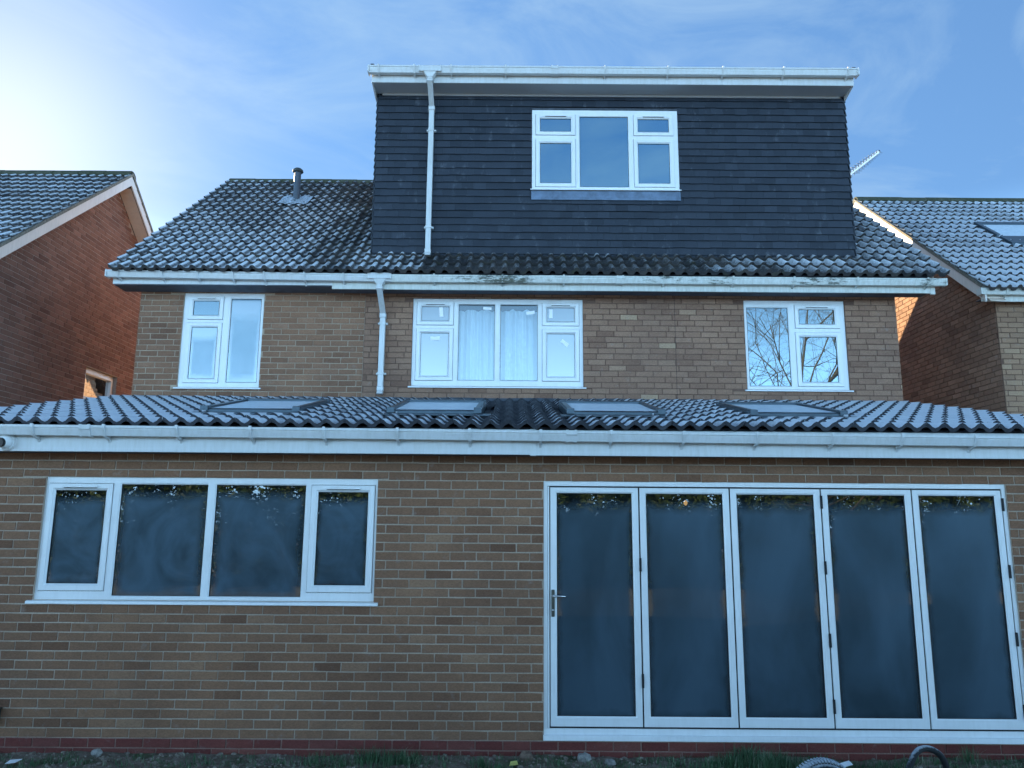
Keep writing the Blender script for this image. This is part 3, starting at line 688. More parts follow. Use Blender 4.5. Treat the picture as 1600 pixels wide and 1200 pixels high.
for i, (a, b) in enumerate(SKY):
    zf = lambda y, h: XZ+(y-XE)*XS+h
    m = MB(); hh = .088
    def bar(x0, x1, y0, y1, h0, h1, mb=None):
        mb = mb or m
        mb.add([(x0, y0, zf(y0, h0)), (x1, y0, zf(y0, h0)), (x1, y1, zf(y1, h0)), (x0, y1, zf(y1, h0)), (x0, y0, zf(y0, h1)), (x1, y0, zf(y0, h1)), (x1, y1, zf(y1, h1)), (x0, y1, zf(y1, h1))],
               [(0, 3, 2, 1), (4, 5, 6, 7), (0, 1, 5, 4), (1, 2, 6, 5), (2, 3, 7, 6), (3, 0, 4, 7)])
    bar(a, b, SY0, SY0+.06, .0, .068); bar(a, b, SY1-.09, SY1, .0, .10)
    bar(a, a+.07, SY0+.06, SY1-.09, .0, .082); bar(b-.07, b, SY0+.06, SY1-.09, .0, .082)
    w = m.build('roof_window', 'velux', ext_roof, bevel=.006)
    for (x0, x1) in ((a+.012, a+.062), (b-.062, b-.012)):
        m = MB(); bar(x0, x1, SY0-.01, SY1-.04, .084, .093, m); bar(x0-.01, x1+.01, SY0-.018, SY0+.05, .05, .098, m); m.build('cover_strip', 'velux', w)
    ap = MB(); bar(a-.06, b+.09, SY0-.16, SY0-.002, .036, .042, ap); ap.build('flashing_apron', 'velux', w)
    gl = MB(); vs = [(a+.072, SY0+.062, zf(SY0+.062, .072)), (b-.072, SY0+.062, zf(SY0+.062, .072)), (b-.072, SY1-.092, zf(SY1-.102, .078)), (a+.072, SY1-.092, zf(SY1-.102, .078))]
    gl.add(vs, [(0, 1, 2, 3)]); gl.build('pane', 'g_sky', w)
fe = MB(); fe.box(X0-.14, .16, -.30, -.282, 2.452, 2.665); fe.box(.20, X1+.14, -.30, -.282, 2.447, 2.66); fe.build('extension_fascia', 'trim', house, bevel=.003)
fe = MB(); fe.box(.155, .205, -.305, -.280, 2.444, 2.668); fe.build('fascia_joint_trim', 'trim', house, bevel=.002)
fe = MB(); fe.box(X0-.12, X1+.12, -.281, -.008, 2.463, 2.471); fe.build('extension_soffit', 'soffit_dark', house)
gutter(house, X0-.17, X1+.17, -.415, 2.665, 'trim', [-4.53, -3.926, -3.339, -2.742, -2.14, -1.538, -.935, -.343, .239, .816, 1.409, 2.012, 2.631, 3.198, 3.797, 4.40], dz=-.046, unions=[-3.496, .491], h=.082)

# ------------------------------------------------------------------ windows
def ring(mb, x0, x1, z0, z1, y, prof):
    """mitred ring: prof=[(inset, depth behind y)]"""
    loops = []
    for ins, d in prof:
        loops.append([(x0+ins, y+d, z0+ins), (x1-ins, y+d, z0+ins), (x1-ins, y+d, z1-ins), (x0+ins, y+d, z1-ins)])
    vs = [p for l in loops for p in l]
    fs = [(i*4+k, i*4+(k+1) % 4, (i+1)*4+(k+1) % 4, (i+1)*4+k) for i in range(len(prof)-1) for k in range(4)]
    mb.add(vs, fs)
def pane(x0, x1, z0, z1, y, mat, parent):
    m = MB(); m.add([(x0, y, z0), (x1, y, z0), (x1, y, z1), (x0, y, z1)], [(0, 1, 2, 3)]); m.uv = [0, 0, 1, 0, 1, 1, 0, 1]
    return m.build('pane', mat, parent)
def window(parent, W_, Y, fixed, sashes, sill, gmat, vents=True, name='window', sillout=.045, setb=.018, fmat='white'):
    """W_=(x0,x1,z0,z1) outer frame; fixed=[glass rects]; sashes=[(glass rect, mat, vent)]"""
    y = Y+setb; fr = MB(); holes = []
    for s in sashes:
        g_ = s[0]; holes.append((g_[0]-.062, g_[1]+.062, g_[2]-.062, g_[3]+.062))
    fx = [f if len(f) == 2 else (f, gmat) for f in fixed]
    for f, _ in fx: holes.append((f[0]-.012, f[1]+.012, f[2]-.012, f[3]+.012))
    for r in rects(*W_, holes): fr.box(r[0], r[1], y, y+.065, r[2], r[3])
    o = fr.build(name, fmat, parent)
    for (f, gm_) in fx:
        b = MB(); ring(b, f[0]-.012, f[1]+.012, f[2]-.012, f[3]+.012, y, [(0, .002), (.003, .003), (.012, .013), (.012, .03)]); b.build('bead', fmat, o)
        gk = MB(); ring(gk, f[0]-.0005, f[1]+.0005, f[2]-.0005, f[3]+.0005, y, [(0, .0115), (.004, .0115), (.004, .02)]); gk.build('gasket', 'gasket', o)
        pane(*f, y+.018, gm_, o)
    for s in sashes:
        g_, gm_, vent = s; a = (g_[0]-.058, g_[1]+.058, g_[2]-.058, g_[3]+.058)
        b = MB(); ring(b, *a, y, [(0, .03), (0, -.010), (.004, -.014), (.040, -.014), (.058, .004), (.058, .02)]); b.build('sash', fmat, o)
        gk = MB(); ring(gk, *[g_[0]-.0005, g_[1]+.0005, g_[2]-.0005, g_[3]+.0005], y, [(0, .003), (.004, .003), (.004, .012)]); gk.build('gasket', 'gasket', o)
        bk = MB(); ring(bk, a[0]-.004, a[1]+.004, a[2]-.004, a[3]+.004, y, [(0, .0), (0, .03), (.02, .03)]); bk.build('gasket', 'gasket', o)
        pane(*g_, y+.010, gm_, o)
        if vent:
            v = MB(); cx = (g_[0]+g_[1])/2; hw = min(.15, (g_[1]-g_[0])*.36); zc = g_[3]+.030
            v.box(cx-hw, cx+hw, y-.028, y-.0135, zc-.007, zc+.009); v.build('trickle_vent', fmat, o, bevel=.003)
            v = MB(); v.box(cx-hw+.01, cx+hw-.01, y-.026, y-.014, zc-.011, zc-.0072); v.build('vent_slot', 'gasket', o)
    si = MB(); x0, x1, z0, z1 = sill
    si.prism_x([(y+.05, z1), (y-.005, z1-.001), (y-sillout, z1-.010), (y-sillout-.002, z0), (y-sillout+.012, z0), (y-sillout+.014, z0+.012), (y+.05, z0+.012)], x0, x1); si.build('sill', fmat, o, bevel=.001)
    return o
gk = 'g_kitchen'
kw = window(house, KW, 0, [(-3.366, -2.622, 1.268, 2.200), (-2.545, -1.775, 1.268, 2.200)], [((-3.925, -3.492, 1.366, 2.146), gk, True), ((-1.662, -1.232, 1.366, 2.146), gk, True)], KSILL, gk)
ul = window(house, UL, YU, [(-3.675, -3.284, 3.648, 4.758)], [((-4.165, -3.830, 4.532, 4.726), 'g_blue', True), ((-4.165, -3.830, 3.694, 4.372), 'g_obscure', False)], usill(UL), 'g_obscure')
um = window(house, UM, YU, [(-.700, -.232, 3.697, 4.705), (-.156, .326, 3.697, 4.705)], [((-1.186, -.826, 4.480, 4.672), 'g_misted', True), ((-1.186, -.826, 3.747, 4.318), 'g_misted', False), ((.446, .808, 4.480, 4.668), 'g_misted', True), ((.446, .808, 3.747, 4.318), 'g_misted', False)], usill(UM), 'g_curtain')
ur = window(house, UR, YU, [(3.055, 3.590, 3.650, 4.690)], [((3.736, 4.196, 4.472, 4.668), 'g_blue', True), ((3.730, 4.200, 3.704, 4.300), 'g_blue', False)], usill(UR), 'g_blue')
dw = window(house, DW, DY, [(.893, 1.550, 6.335, 7.352)], [((.356, .775, 7.131, 7.318), 'g_dormer', True), ((.356, .775, 6.384, 6.958), 'g_dormer', False), ((1.683, 2.103, 7.131, 7.318), 'g_dormer', True), ((1.680, 2.103, 6.388, 6.960), 'g_dormer', False)], (.225, 2.238, 6.266, 6.290), 'g_dormer', setb=-.012)
for (x, z, w_, h_, a) in ((-.93, 4.60, .05, .13, 4), (-1.0, 4.245, .125, .045, 0), (-.33, 4.655, .11, .035, -3), (.235, 4.60, .11, .045, 7), (.50, 4.585, .045, .12, 0), (.68, 4.195, .11, .05, -40)):
    m = MB(); ca, sa = cos(rad(a)), sin(rad(a)); q = [(-w_/2, -h_/2), (w_/2, -h_/2), (w_/2, h_/2), (-w_/2, h_/2)]
    yy = YU+.018+.005
    if abs(x) < .4 or x == -.33: yy = YU+.018+.015
    m.add([(x+u*ca-v*sa, yy, z+u*sa+v*ca) for u, v in q], [(0, 1, 2, 3)]); m.build('sticker', 'sticker', um)
# net curtains behind the middle window
def curtain(x0, x1, label, sag):
    m = MB(); n = 60; top = []; bot = []
    for i in range(n+1):
        u = i/n; x = x0+(x1-x0)*u; y = YU+.16+.022*sin(u*38+x0*7)+.012*sin(u*17)
        top.append((x, y, 4.665-sag*sin(pi*u)**.6*-1-.02*abs(sin(u*9)))); bot.append((x, y+.02*sin(u*21), 3.63))
    m.add(top+bot, [(i, n+1+i, n+2+i, i+1) for i in range(n)]); o = m.build('net_curtain', 'curtain', None, smooth=True, at=((x0+x1)/2, YU+.16, 3.63)); tag(o, label, 'curtain', 'net curtains in the wide bedroom window')
curtain(-.73, -.19, 'white net curtain behind the left large pane of the wide upstairs window', .01)
curtain(-.18, .37, 'white net curtain behind the right large pane of the wide upstairs window', .012)
# ------------------------------------------------------------------ bifold doors
y = .012; m = MB()
m.box(.28, .312, y, y+.07, .155, 2.255); m.box(4.228, 4.262, y, y+.07, .155, 2.255); m.box(.312, 4.228, y, y+.07, 2.213, 2.255)
m.prism_x([(y, .245), (y-.002, .20), (y-.03, .195), (y-.034, .158), (y+.07, .158), (y+.07, .245)], .275, 4.267)
doors = m.build('bifold_doors', 'white', house, bevel=.002)
m = MB(); m.box(.312, 4.228, y+.03, y+.055, .246, 2.213); 
# the dark channel behind the leaves, open where the glass is
leaves = [(.337, 1.092), (1.105, 1.874), (1.887, 2.659), (2.672, 3.443), (3.456, 4.217)]
m = MB()
for r in rects(.313, 4.227, .246, 2.212, [(a+.05, b-.05, .34, 2.15) for a, b in leaves]): m.box(r[0], r[1], y+.007, y+.06, r[2], r[3])
m.build('gasket', 'gasket', doors)
m = MB(); m.box(.3135, .328, y-.004, y+.03, .247, 2.208); m.build('door_stop', 'white', doors, bevel=.002)
z0, z1 = .260, 2.200
for i, (a, b) in enumerate(leaves):
    m = MB(); gx0, gx1, gz0, gz1 = a+.055, b-.055, z0+.080, z1-.048
    yy = y-.006
    # stiles and rails, mitred, with a sloped bead
    def quadring(o_, i_, d0, d1):
        (ax, bx, az_, bz), (cx, dx, cz, dz_) = o_, i_
        A = [(ax, yy+d0, az_), (bx, yy+d0, az_), (bx, yy+d0, bz), (ax, yy+d0, bz)]; B = [(cx, yy+d1, cz), (dx, yy+d1, cz), (dx, yy+d1, dz_), (cx, yy+d1, dz_)]
        m.add(A+B, [(k, (k+1) % 4, 4+(k+1) % 4, 4+k) for k in range(4)])
    O = (a, b, z0, z1); O2 = (a+.003, b-.003, z0+.003, z1-.003); I = (gx0-.012, gx1+.012, gz0-.012, gz1+.012); G = (gx0, gx1, gz0, gz1)
    quadring(O, O, .04, .003); quadring(O, O2, .003, 0); quadring(O2, I, 0, 0); quadring(I, G, 0, .010); quadring(G, G, .010, .03)
    lf = m.build('door_leaf', 'white', doors)
    if i < 4 or True:
        t = MB(); t.box(a+.02, b-.02, yy-.001, yy+.001, z0+.028, z0+.031); 
    pane(*G, yy+.018, 'g_door', doors)
    gsk = MB(); ring(gsk, gx0-.0005, gx1+.0005, gz0-.0005, gz1+.0005, yy, [(0, .0095), (.005, .0095), (.005, .017)]); gsk.build('gasket', 'gasket', doors)
for x, zs in ((1.099, (1.555, .62)), (2.666, (2.09, 1.54, .95, .43)), (4.224, (2.08, 1.52, .97, .40))):
    for z in zs: m = MB(); m.box(x-.009, x+.009, y-.018, y+.01, z-.055, z+.055); m.build('hinge', 'gasket', doors, bevel=.002)
m = MB(); m.box(.343, .372, y-.018, y-.006, 1.125, 1.345); hp = m.build('handle', 'steel_dark', doors, bevel=.006)
m2 = MB(); m2.tube([(.357, y-.018, 1.297), (.357, y-.058, 1.297), (.366, y-.068, 1.297), (.40, y-.070, 1.297), (.46, y-.066, 1.295)], [.012, .011, .0105, .009, .008], 10)
m2.tube([(.357, y-.017, 1.18), (.357, y-.026, 1.18)], .009, 10); m2.build('lever', 'chrome', doors, smooth=True)

# ------------------------------------------------------------------ the two neighbours
def neighbour(name, label, xw, out, x_far, yw, yr, zr, mats, mort, frost, run=3.65, win=None, sky=None, rows=18):
    """xw gable wall plane, out = direction the gable faces (+1 right), x_far other end"""
    zt = zr-.04-run*SL; ox = out*.27; xv = xw+ox; yeave = yr-run; ze = zr-.02-run*SL
    h = thing(name, (xw-out*2, yr, 0), label, 'house')
    a, b = sorted((xw, xw-out*.28)); w = MB()
    yb = 2*yr-yw
    hole = [(win[0], win[1], win[2], win[3])] if win else []
    top = lambda y_: zr-.20-abs(y_-yr)*SL
    if win:
        for r in rects(yw, yb, -.3, zt, hole): w.box(a, b, r[0], r[1], r[2], r[3])
    else: w.box(a, b, yw, yb, -.3, zt)
    w.prism_x([(yw+.01, zt), (yb-.01, zt), (yr+(zr-.2-zt)/SL-.03, zt+.002), (yr, top(yr)), (yr-(zr-.2-zt)/SL+.03, zt+.002)], a, b)
    gw = w.build('gable_wall', mort, h)
    g = brickwork('x', xw, out, yw+.012, yb-.012, 0, zr-.2, hole, lambda u, z: mats[0], gw, poly=lambda u, z: z < top(u)+.02, wob=1.5); PENDING.append((gw, g))
    w = MB(); c0, c1 = sorted((xw-out*.28 if out > 0 else xw-out*.28, x_far)); w.box(c0, c1, yw, yw+.28, -.3, zt); w.box(c0, c1, yb-.28, yb, -.3, zt)
    xs = sorted((x_far, x_far+out*.28)); w.box(xs[0], xs[1], yw+.28, yb-.28, -.3, zt)
    fw = w.build('front_wall', mort, h)
    s0, s1 = sorted((xw, x_far)); g = brickwork('y', yw, 1, s0+.006, s1, 0, zt-.02, [], lambda u, z: mats[1], fw); PENDING.append((fw, g))
    r0, r1 = sorted((xv, x_far)); rm = MB()
    slab_pts(rm, r0+.09, r1-.09, yeave+.06, ze+.01, yr, zr-.10, .07); slab_pts(rm, r1-.09, r0+.09, 2*yr-yeave-.06, ze+.01, yr, zr-.10, .07)
    rf_ = rm.build('roof', 'felt', h)
    sk = (lambda x, y_: sky and sky[0]+.05 < x < sky[1]-.05 and sky[2]+.05 < y_ < sky[3]-.05)
    if out > 0: xa, xb = xv-.30*round((xv-x_far)/.30), xv
    else: xa, xb = xv, xv+.30*round((x_far-xv)/.30)
    st = roof_slope('tile_old', rf_, xa, xb, yeave-.02, ze-.035, SL, rows, .2575, frost, sk); TSTUFF.append((rf_, 'tile_old', st))
    # back slope tiles near the verge are seen edge-on
    bb = MB()
    for r_ in range(rows):
        s_ = r_*.2575; ang = math.atan(SL); y0 = 2*yr-yeave-s_*cos(ang); z0 = ze-.02+s_*sin(ang); x0, x1 = sorted((xv, xv-out*.6))
        slab_pts(bb, x1, x0, y0, z0+.035, y0-.285*cos(ang), z0+.285*sin(ang)+.012, .03)
    bb.build('back_slope', 'tile_old', rf_)
    ridge(rf_, r0, r1, yr, zr)
    verge(h, xv-out*.004, out, yeave+.03, ze+.032, yr, zr+.012, xw, w=.17)
    # boarded soffit under the verge
    so_ = MB(); x0, x1 = sorted((xw+out*.008, xv-out*.045))
    for sgn in (-1, 1):
        k = 0
        while k*.115 < 4.5:
            ya = yr+sgn*(.06+k*.115*cos(math.atan(SL))); yb_ = ya+sgn*.108*cos(math.atan(SL)); k += 1
            za = top(ya)+.006; zb = top(yb_)+.006
            vs = [(x0, ya, za), (x1, ya, za), (x1, yb_, zb), (x0, yb_, zb), (x0, ya, za+.012), (x1, ya, za+.012), (x1, yb_, zb+.012), (x0, yb_, zb+.012)]
            so_.add(vs, [(0, 1, 2, 3), (0, 4, 5, 1), (1, 5, 6, 2), (2, 6, 7, 3), (3, 7, 4, 0)] if sgn < 0 else [(3, 2, 1, 0), (1, 5, 4, 0), (2, 6, 5, 1), (3, 7, 6, 2), (0, 4, 7, 3)])
    so_.build('verge_soffit', 'soffit_wood', h, kind='stuff')
    f_ = MB(); f_.box(r0, r1, yeave+.10, yeave+.125, ze-.16, ze-.01); f_.build('fascia', 'fascia_dirty', h, bevel=.002)
    f_ = MB(); f_.box(r0, r1, yeave+.125, yw-.004, ze-.125, ze-.117); f_.build('soffit', 'soffit_dark', h)
    gutter(h, r0+.0-(.06 if out < 0 else 0), r1+(.06 if out > 0 else 0), yeave+.0, ze+.005, 'white_dirty', [r0+.3+.9*i for i in range(int((r1-r0)/.9))])
    return h, gw, rf_
nl, nlw, nlr = neighbour('neighbour_house', 'dark brick house left of the gap, its gable lit orange near the far corner', -6.87, 1, -13.2, 1.95, 5.80, 7.80, ('brick_nl', 'brick_nl'), 'mortar_pink',
    lambda x, y: .82-.05*(y-2)+.06*sin(x*2+y*3), run=4.25, rows=21, win=(5.48, 6.46, 3.25, 4.34))
nr, nrw, nrr = neighbour('neighbour_house', 'tan brick house on the right with sunlit bargeboard and one roof window', 6.82, -1, 13.2, 3.805, 7.204, 8.05, ('brick_nr', 'brick_buff'), 'mortar_dark',
    lambda x, y: .86-.04*(y-3)+.06*sin(x*2+y*3), sky=(7.98, 8.90, 5.28, 5.92))
# side window of the left neighbour, in its gable
m = MB(); xw = -6.87-.06; Y0, Y1, Z0, Z1 = 5.48, 6.46, 3.25, 4.34
for a, b, c_, d in rects(Y0, Y1, Z0, Z1, [(Y0+.05, Y1-.05, Z0+.05, 3.78), (Y0+.09, Y1-.09, 3.87, Z1-.09)]): m.box(xw-.06, xw, a, b, c_, d)
sw_ = m.build('side_window', 'white', nl, bevel=.004)
for a, b, c_, d in ((Y0+.05, Y1-.05, Z0+.05, 3.78), (Y0+.09, Y1-.09, 3.87, Z1-.09)):
    g_ = MB(); g_.add([(xw-.03, a, c_), (xw-.03, b, c_), (xw-.03, b, d), (xw-.03, a, d)], [(0, 1, 2, 3)]); g_.build('pane', 'g_side', sw_)
m = MB()
for a, b, c_, d in rects(Y0+.05, Y1-.05, 3.83, Z1-.045, [(Y0+.09, Y1-.09, 3.87, Z1-.09)]): m.box(xw-.01, xw+.016, a, b, c_, d)
m.build('sash', 'white', sw_, bevel=.004)
m = MB(); m.box(-7.4, -7.38, 5.0, 6.7, 3.0, 4.5); m.build('inner_wall', 'room', nl)
# roof window of the right neighbour
zf2 = lambda y, h: 8.05-.055-(7.204-y)*SL+h
m = MB()
for (x0, x1, y0, y1) in ((7.98, 8.90, 5.28, 5.0), (7.98, 8.90, 5.85, 5.92), (7.98, 8.05, 5.35, 5.85), (8.83, 8.90, 5.35, 5.85)):
    m.add([(x0, y0, zf2(y0, .0)), (x1, y0, zf2(y0, .0)), (x1, y1, zf2(y1, .0)), (x0, y1, zf2(y1, .0)), (x0, y0, zf2(y0, .12)), (x1, y0, zf2(y0, .12)), (x1, y1, zf2(y1, .12)), (x0, y1, zf2(y1, .12))],
          [(0, 3, 2, 1), (4, 5, 6, 7), (0, 1, 5, 4), (1, 2, 6, 5), (2, 3, 7, 6), (3, 0, 4, 7)])
rw = m.build('roof_window', 'velux', nrr, bevel=.006)
m = MB(); m.add([(8.05, 5.35, zf2(5.35, .09)), (8.83, 5.35, zf2(5.35, .09)), (8.83, 5.85, zf2(5.85, .09)), (8.05, 5.85, zf2(5.85, .09))], [(0, 1, 2, 3)]); m.build('pane', 'g_sky', rw)

# ------------------------------------------------------------------ hand the single bricks and tiles out
BR.sort(key=lambda t: -t[0]); BV = {}
for k, (ar, axis, c_, sgn, p, q, za, zb, key, tone, wall, groups) in enumerate(BR):
    if k < 300:
        tk = (key, round(tone*11)/11)
        if tk not in BV:
            m = MB(); brick_geo(m, 'y', 0, 1, 0, .225-.0104, 0, .075-.0104, tk[1]); BV[tk] = m.mesh('brick', key)
        place('brick', BV[tk], wall, (p, c_, za))
    else: brick_geo(groups[key], axis, c_, sgn, p, q, za, zb, tone)
for wall, groups in PENDING:
    for key, mb in groups.items():
        if mb.v: mb.build('brick', key, wall, kind='stuff')
TILES.sort(key=lambda t: -t[0])
for k, (ar, kind, parent, Lt, lv, v, loc, rot, stuff) in enumerate(TILES):
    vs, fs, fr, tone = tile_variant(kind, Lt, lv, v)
    if k < 300:
        key = (kind, round(Lt, 3), lv, v)
        if key not in TM:
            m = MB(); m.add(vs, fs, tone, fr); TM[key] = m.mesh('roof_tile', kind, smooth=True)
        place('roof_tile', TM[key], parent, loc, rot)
    else:
        R = Matrix.Translation(loc) @ (Matrix.Rotation(rot[2], 4, 'Z') @ Matrix.Rotation(rot[0], 4, 'X'))
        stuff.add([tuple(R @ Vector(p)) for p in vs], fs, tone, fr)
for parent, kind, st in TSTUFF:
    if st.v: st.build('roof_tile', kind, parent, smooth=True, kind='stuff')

# ------------------------------------------------------------------ aerial, camera, box
ae = thing('television_aerial', (6.80, 8.0, 6.7), 'white television aerial poking out behind the right edge of the dark dormer', 'aerial')
A, B = Vector((6.86, 8, 8.955)), Vector((7.50, 8, 9.465)); d = (B-A).normalized(); side = Vector((0, 1, 0)).cross(d).normalized()
m = MB(); m.tube([A, B], .03, 8); m.build('boom', 'aerial', ae)
for i in range(11):
    p = A+(B-A)*(.06+i*.088); m = MB(); hw = .20-.007*i
    m.tube([p+Vector((-.3, -.55, -.02)).normalized()*-hw, p+Vector((-.3, -.55, -.02)).normalized()*hw], .008, 5)
    e = Vector((.80, .0, .05)).normalized(); m.tube([p-e*hw*.9, p+e*hw*.9], .005, 5); m.build('element', 'flue', ae)
m = MB(); m.tube([(6.80, 8, 6.6), (6.80, 8, 9.0)], .02, 8); m.build('mast', 'velux', ae)
m = MB(); m.box(6.81, 6.875, 7.97, 8.03, 8.90, 8.96); m.build('clamp', 'plastic_black', ae)
m = MB(); m.tube([B-d*.005, B+d*.02], .03, 8); m.build('end_cap', 'plastic_black', ae)
cm = thing('security_camera', (-4.185, -.30, 2.528), 'small white dome security camera on the white fascia under the long gutter', 'camera')
def dome(r0, r1, yb, yf, name, mat, n=18):
    m = MB(); pts = []; rr = []
    for i in range(9):
        t = i/8; pts.append((-4.185, yb+(yf-yb)*t, 2.528)); rr.append(r0+(r1-r0)*t if name == 'base' else max(.002, r0*math.sqrt(max(0, 1-t*t))))
    m.tube(pts, rr, n); return m.build(name, mat, cm, smooth=True)
dome(.075, .07, -.30, -.325, 'base', 'white'); dome(.062, 0, -.325, -.39, 'housing', 'white')
m = MB(); m.tube([(-4.188, -.36, 2.520), (-4.192, -.402, 2.515)], [.040, .036], 16); m.build('lens', 'plastic_black', cm)
bx = thing('wall_box', (-4.21, 0, .26), 'small black box low on the brick wall at the very left', 'box')
m = MB(); m.box(-4.30, -4.155, -.07, -.008, .255, .37); m.build('box_body', 'plastic_black', bx, bevel=.006)
m = MB(); m.box(-4.31, -4.150, -.075, -.008, .371, .382); m.build('lid', 'steel_dark', bx)
lamp = thing('ceiling_lamp', (1.62, 1.2, 2.30), 'small warm lit bulb glowing inside behind the second door leaf', 'lamp')
m = MB(); m.tube([(1.70, .9, 2.40), (1.70, .9, 2.15)], .006, 6); m.build('cord', 'plastic_black', lamp)
m = MB(); m.tube([(1.70, .9, 2.125), (1.70, .9, 2.11), (1.70, .9, 2.09), (1.70, .9, 2.075)], [.008, .019, .018, .006], 12); m.build('bulb', 'bulb', lamp, smooth=True)

# ------------------------------------------------------------------ ground
def gz(x, y):
    n1 = mn.noise(Vector((x*1.6, y*2.2, 3)))*.035+mn.noise(Vector((x*7, y*7, 1)))*.016+mn.noise(Vector((x*22, y*22, 5)))*.007
    k = max(0, min(1, (y+4)/3)); edge = .035*math.exp(-abs(y)/.15)
    return .004+(n1+.012)*k+edge*k*.6
m = MB()
xs = [-400, -100, -30, -12]+[-6+.05*i for i in range(241)]+[12, 30, 100, 400]
ys = [-400, -100, -40, -18, -8, -4]+[-2+.05*i for i in range(43)]+[3, 12, 40, 120, 400]
nx = len(xs); m.add([(x, y, gz(x, y) if abs(x) < 6.2 and -2.1 < y < .2 else 0.0) for y in ys for x in xs], [(j*nx+i, j*nx+i+1, (j+1)*nx+i+1, (j+1)*nx+i) for j in range(len(ys)-1) for i in range(nx-1)])
m.build('ground', 'ground', None, smooth=True, kind='structure')
# grass
rg = random.Random(5); m = MB()
def tuft(x, y, n, h, spread):
    for _ in range(n):
        a = rg.uniform(0, 2*pi); r_ = abs(rg.gauss(0, spread)); bx_, by_ = x+r_*cos(a), y+r_*sin(a)*.6
        if by_ > -.012: by_ = -.02-abs(by_)*.3
        hh = h*rg.uniform(.45, 1.15); le = rg.gauss(0, .4); la = rg.uniform(0, 2*pi); w_ = rg.uniform(.0016, .0032)
        z0 = gz(bx_, by_)-.005; px, py = cos(la)*w_, sin(la)*w_; dx, dy = cos(la+1.57)*le*hh, sin(la+1.57)*le*hh*.6-abs(le)*hh*.1
        b_ = (bx_, by_, z0); mid = (bx_+dx*.4, by_+dy*.4, z0+hh*.6); tip = (bx_+dx*1.1, min(by_+dy*1.1, -.01), z0+hh*(1-.3*abs(le)))
        m.add([(b_[0]-px, b_[1]-py, b_[2]), (b_[0]+px, b_[1]+py, b_[2]), (mid[0]+px*.8, mid[1]+py*.8, mid[2]), (mid[0]-px*.8, mid[1]-py*.8, mid[2]), tip], [(0, 1, 2, 3), (3, 2, 4)], min(1, max(0, rg.gauss(.45, .25))))
for (px, h, n, sp) in ((25, .05, 40, .08), (170, .05, 50, .1), (230, .05, 40, .1), (465, .06, 60, .1), (520, .10, 120, .12), (560, .09, 90, .12), (600, .12, 240, .12), (640, .12, 200, .1), (660, .10, 90, .06), (760, .10, 110, .06), (785, .09, 70, .05), (1030, .06, 60, .12), (1090, .09, 120, .1), (1120, .12, 240, .1), (1150, .15, 320, .1), (1175, .15, 320, .09), (1200, .12, 220, .1), (1225, .10, 130, .09), (1240, .08, 100, .08), (1330, .06, 80, .1), (1370, .07, 90, .08), (1480, .15, 60, .05), (1540, .06, 80, .1), (1590, .06, 90, .1)):
    x = (px-800)/186*1.0; tuft(x, rg.uniform(-.32, -.12), n, h, sp)
for _ in range(420): tuft(rg.uniform(-5, 5), -abs(rg.gauss(.1, .5))-.05, 14, rg.uniform(.03, .07), .07)
for _ in range(250): tuft(rg.uniform(1.3, 5), -abs(rg.gauss(.05, .3))-.03, 14, rg.uniform(.03, .08), .07)
m.build('grass', 'grass', None, kind='stuff')
# fine rubble
rg = random.Random(9); m = MB()
def pebble(mb, x, y, z, r, rs, flat=.7, n=6):
    vs = []; rows_ = 4
    for j in range(rows_+1):
        ph = pi*j/rows_
        for i in range(n):
            a = 2*pi*i/n+j*.4; q = r*rs.uniform(.72, 1.15)
            vs.append((x+q*sin(ph)*cos(a)*1.2, y+q*sin(ph)*sin(a), z+q*cos(ph)*flat))
    mb.add(vs, [(j*n+(i+1) % n, j*n+i, (j+1)*n+i, (j+1)*n+(i+1) % n) for j in range(rows_) for i in range(n)], rs.random())
for _ in range(1500):
    x = rg.uniform(-4.9, 4.9); y = -abs(rg.gauss(0, .3))-.01; pebble(m, x, y, gz(x, y)+.002, rg.uniform(.004, .016)*(1 if rg.random() < .9 else 1.6), rg)
MAT['rubble'] = plain('rubble', (.20, .165, .13), .95, nz=.6, sc=40); m.build('rubble', 'rubble', None, kind='stuff')
for (x, y, r, mt, lab, nm) in ((-3.30, -.10, .042, 'stone', 'pale grey stone lying by the red bricks below the left casement', 'stone'),
        (-4.22, -.06, .05, 'stone', 'rounded grey stone against the wall beneath the small black box', 'stone'),
        (.60, -.10, .055, 'stone', 'light lump of rubble on the soil just left of the white doors', 'stone'),
        (.80, -.15, .04, 'stone', 'low flat grey stone below the first glazed door leaf', 'stone'),
        (.14, -.07, .052, 'rust', 'dark brown clod of earth against the wall left of the doors', 'clod')):
    m = MB(); pebble(m, x, y, gz(x, y)+r*.35, r, rg, .8, 9); o = m.build(nm, mt, None, at=(x, y, gz(x, y))); tag(o, lab, nm, 'loose stones and clods along the wall')
m = MB(); m.add([(-3.90, -.30, .035), (-3.82, -.30, .045), (-3.80, -.24, .055), (-3.89, -.25, .05), (-3.90, -.30, .033), (-3.82, -.30, .043), (-3.80, -.24, .053), (-3.89, -.25, .048)], [(0, 1, 2, 3), (7, 6, 5, 4), (0, 4, 5, 1), (1, 5, 6, 2), (2, 6, 7, 3), (3, 7, 4, 0)])
tag(m.build('litter_scrap', 'litter', None, at=(-3.86, -.28, .03)), 'small white scrap of litter on the soil near the left corner', 'litter')
m = MB(); m.add([(-.0, -.24, .03), (.07, -.24, .04), (.06, -.19, .055), (.01, -.20, .05), (-.0, -.24, .028), (.07, -.24, .038), (.06, -.19, .053), (.01, -.20, .048)], [(0, 1, 2, 3), (7, 6, 5, 4), (0, 4, 5, 1), (1, 5, 6, 2), (2, 6, 7, 3), (3, 7, 4, 0)])
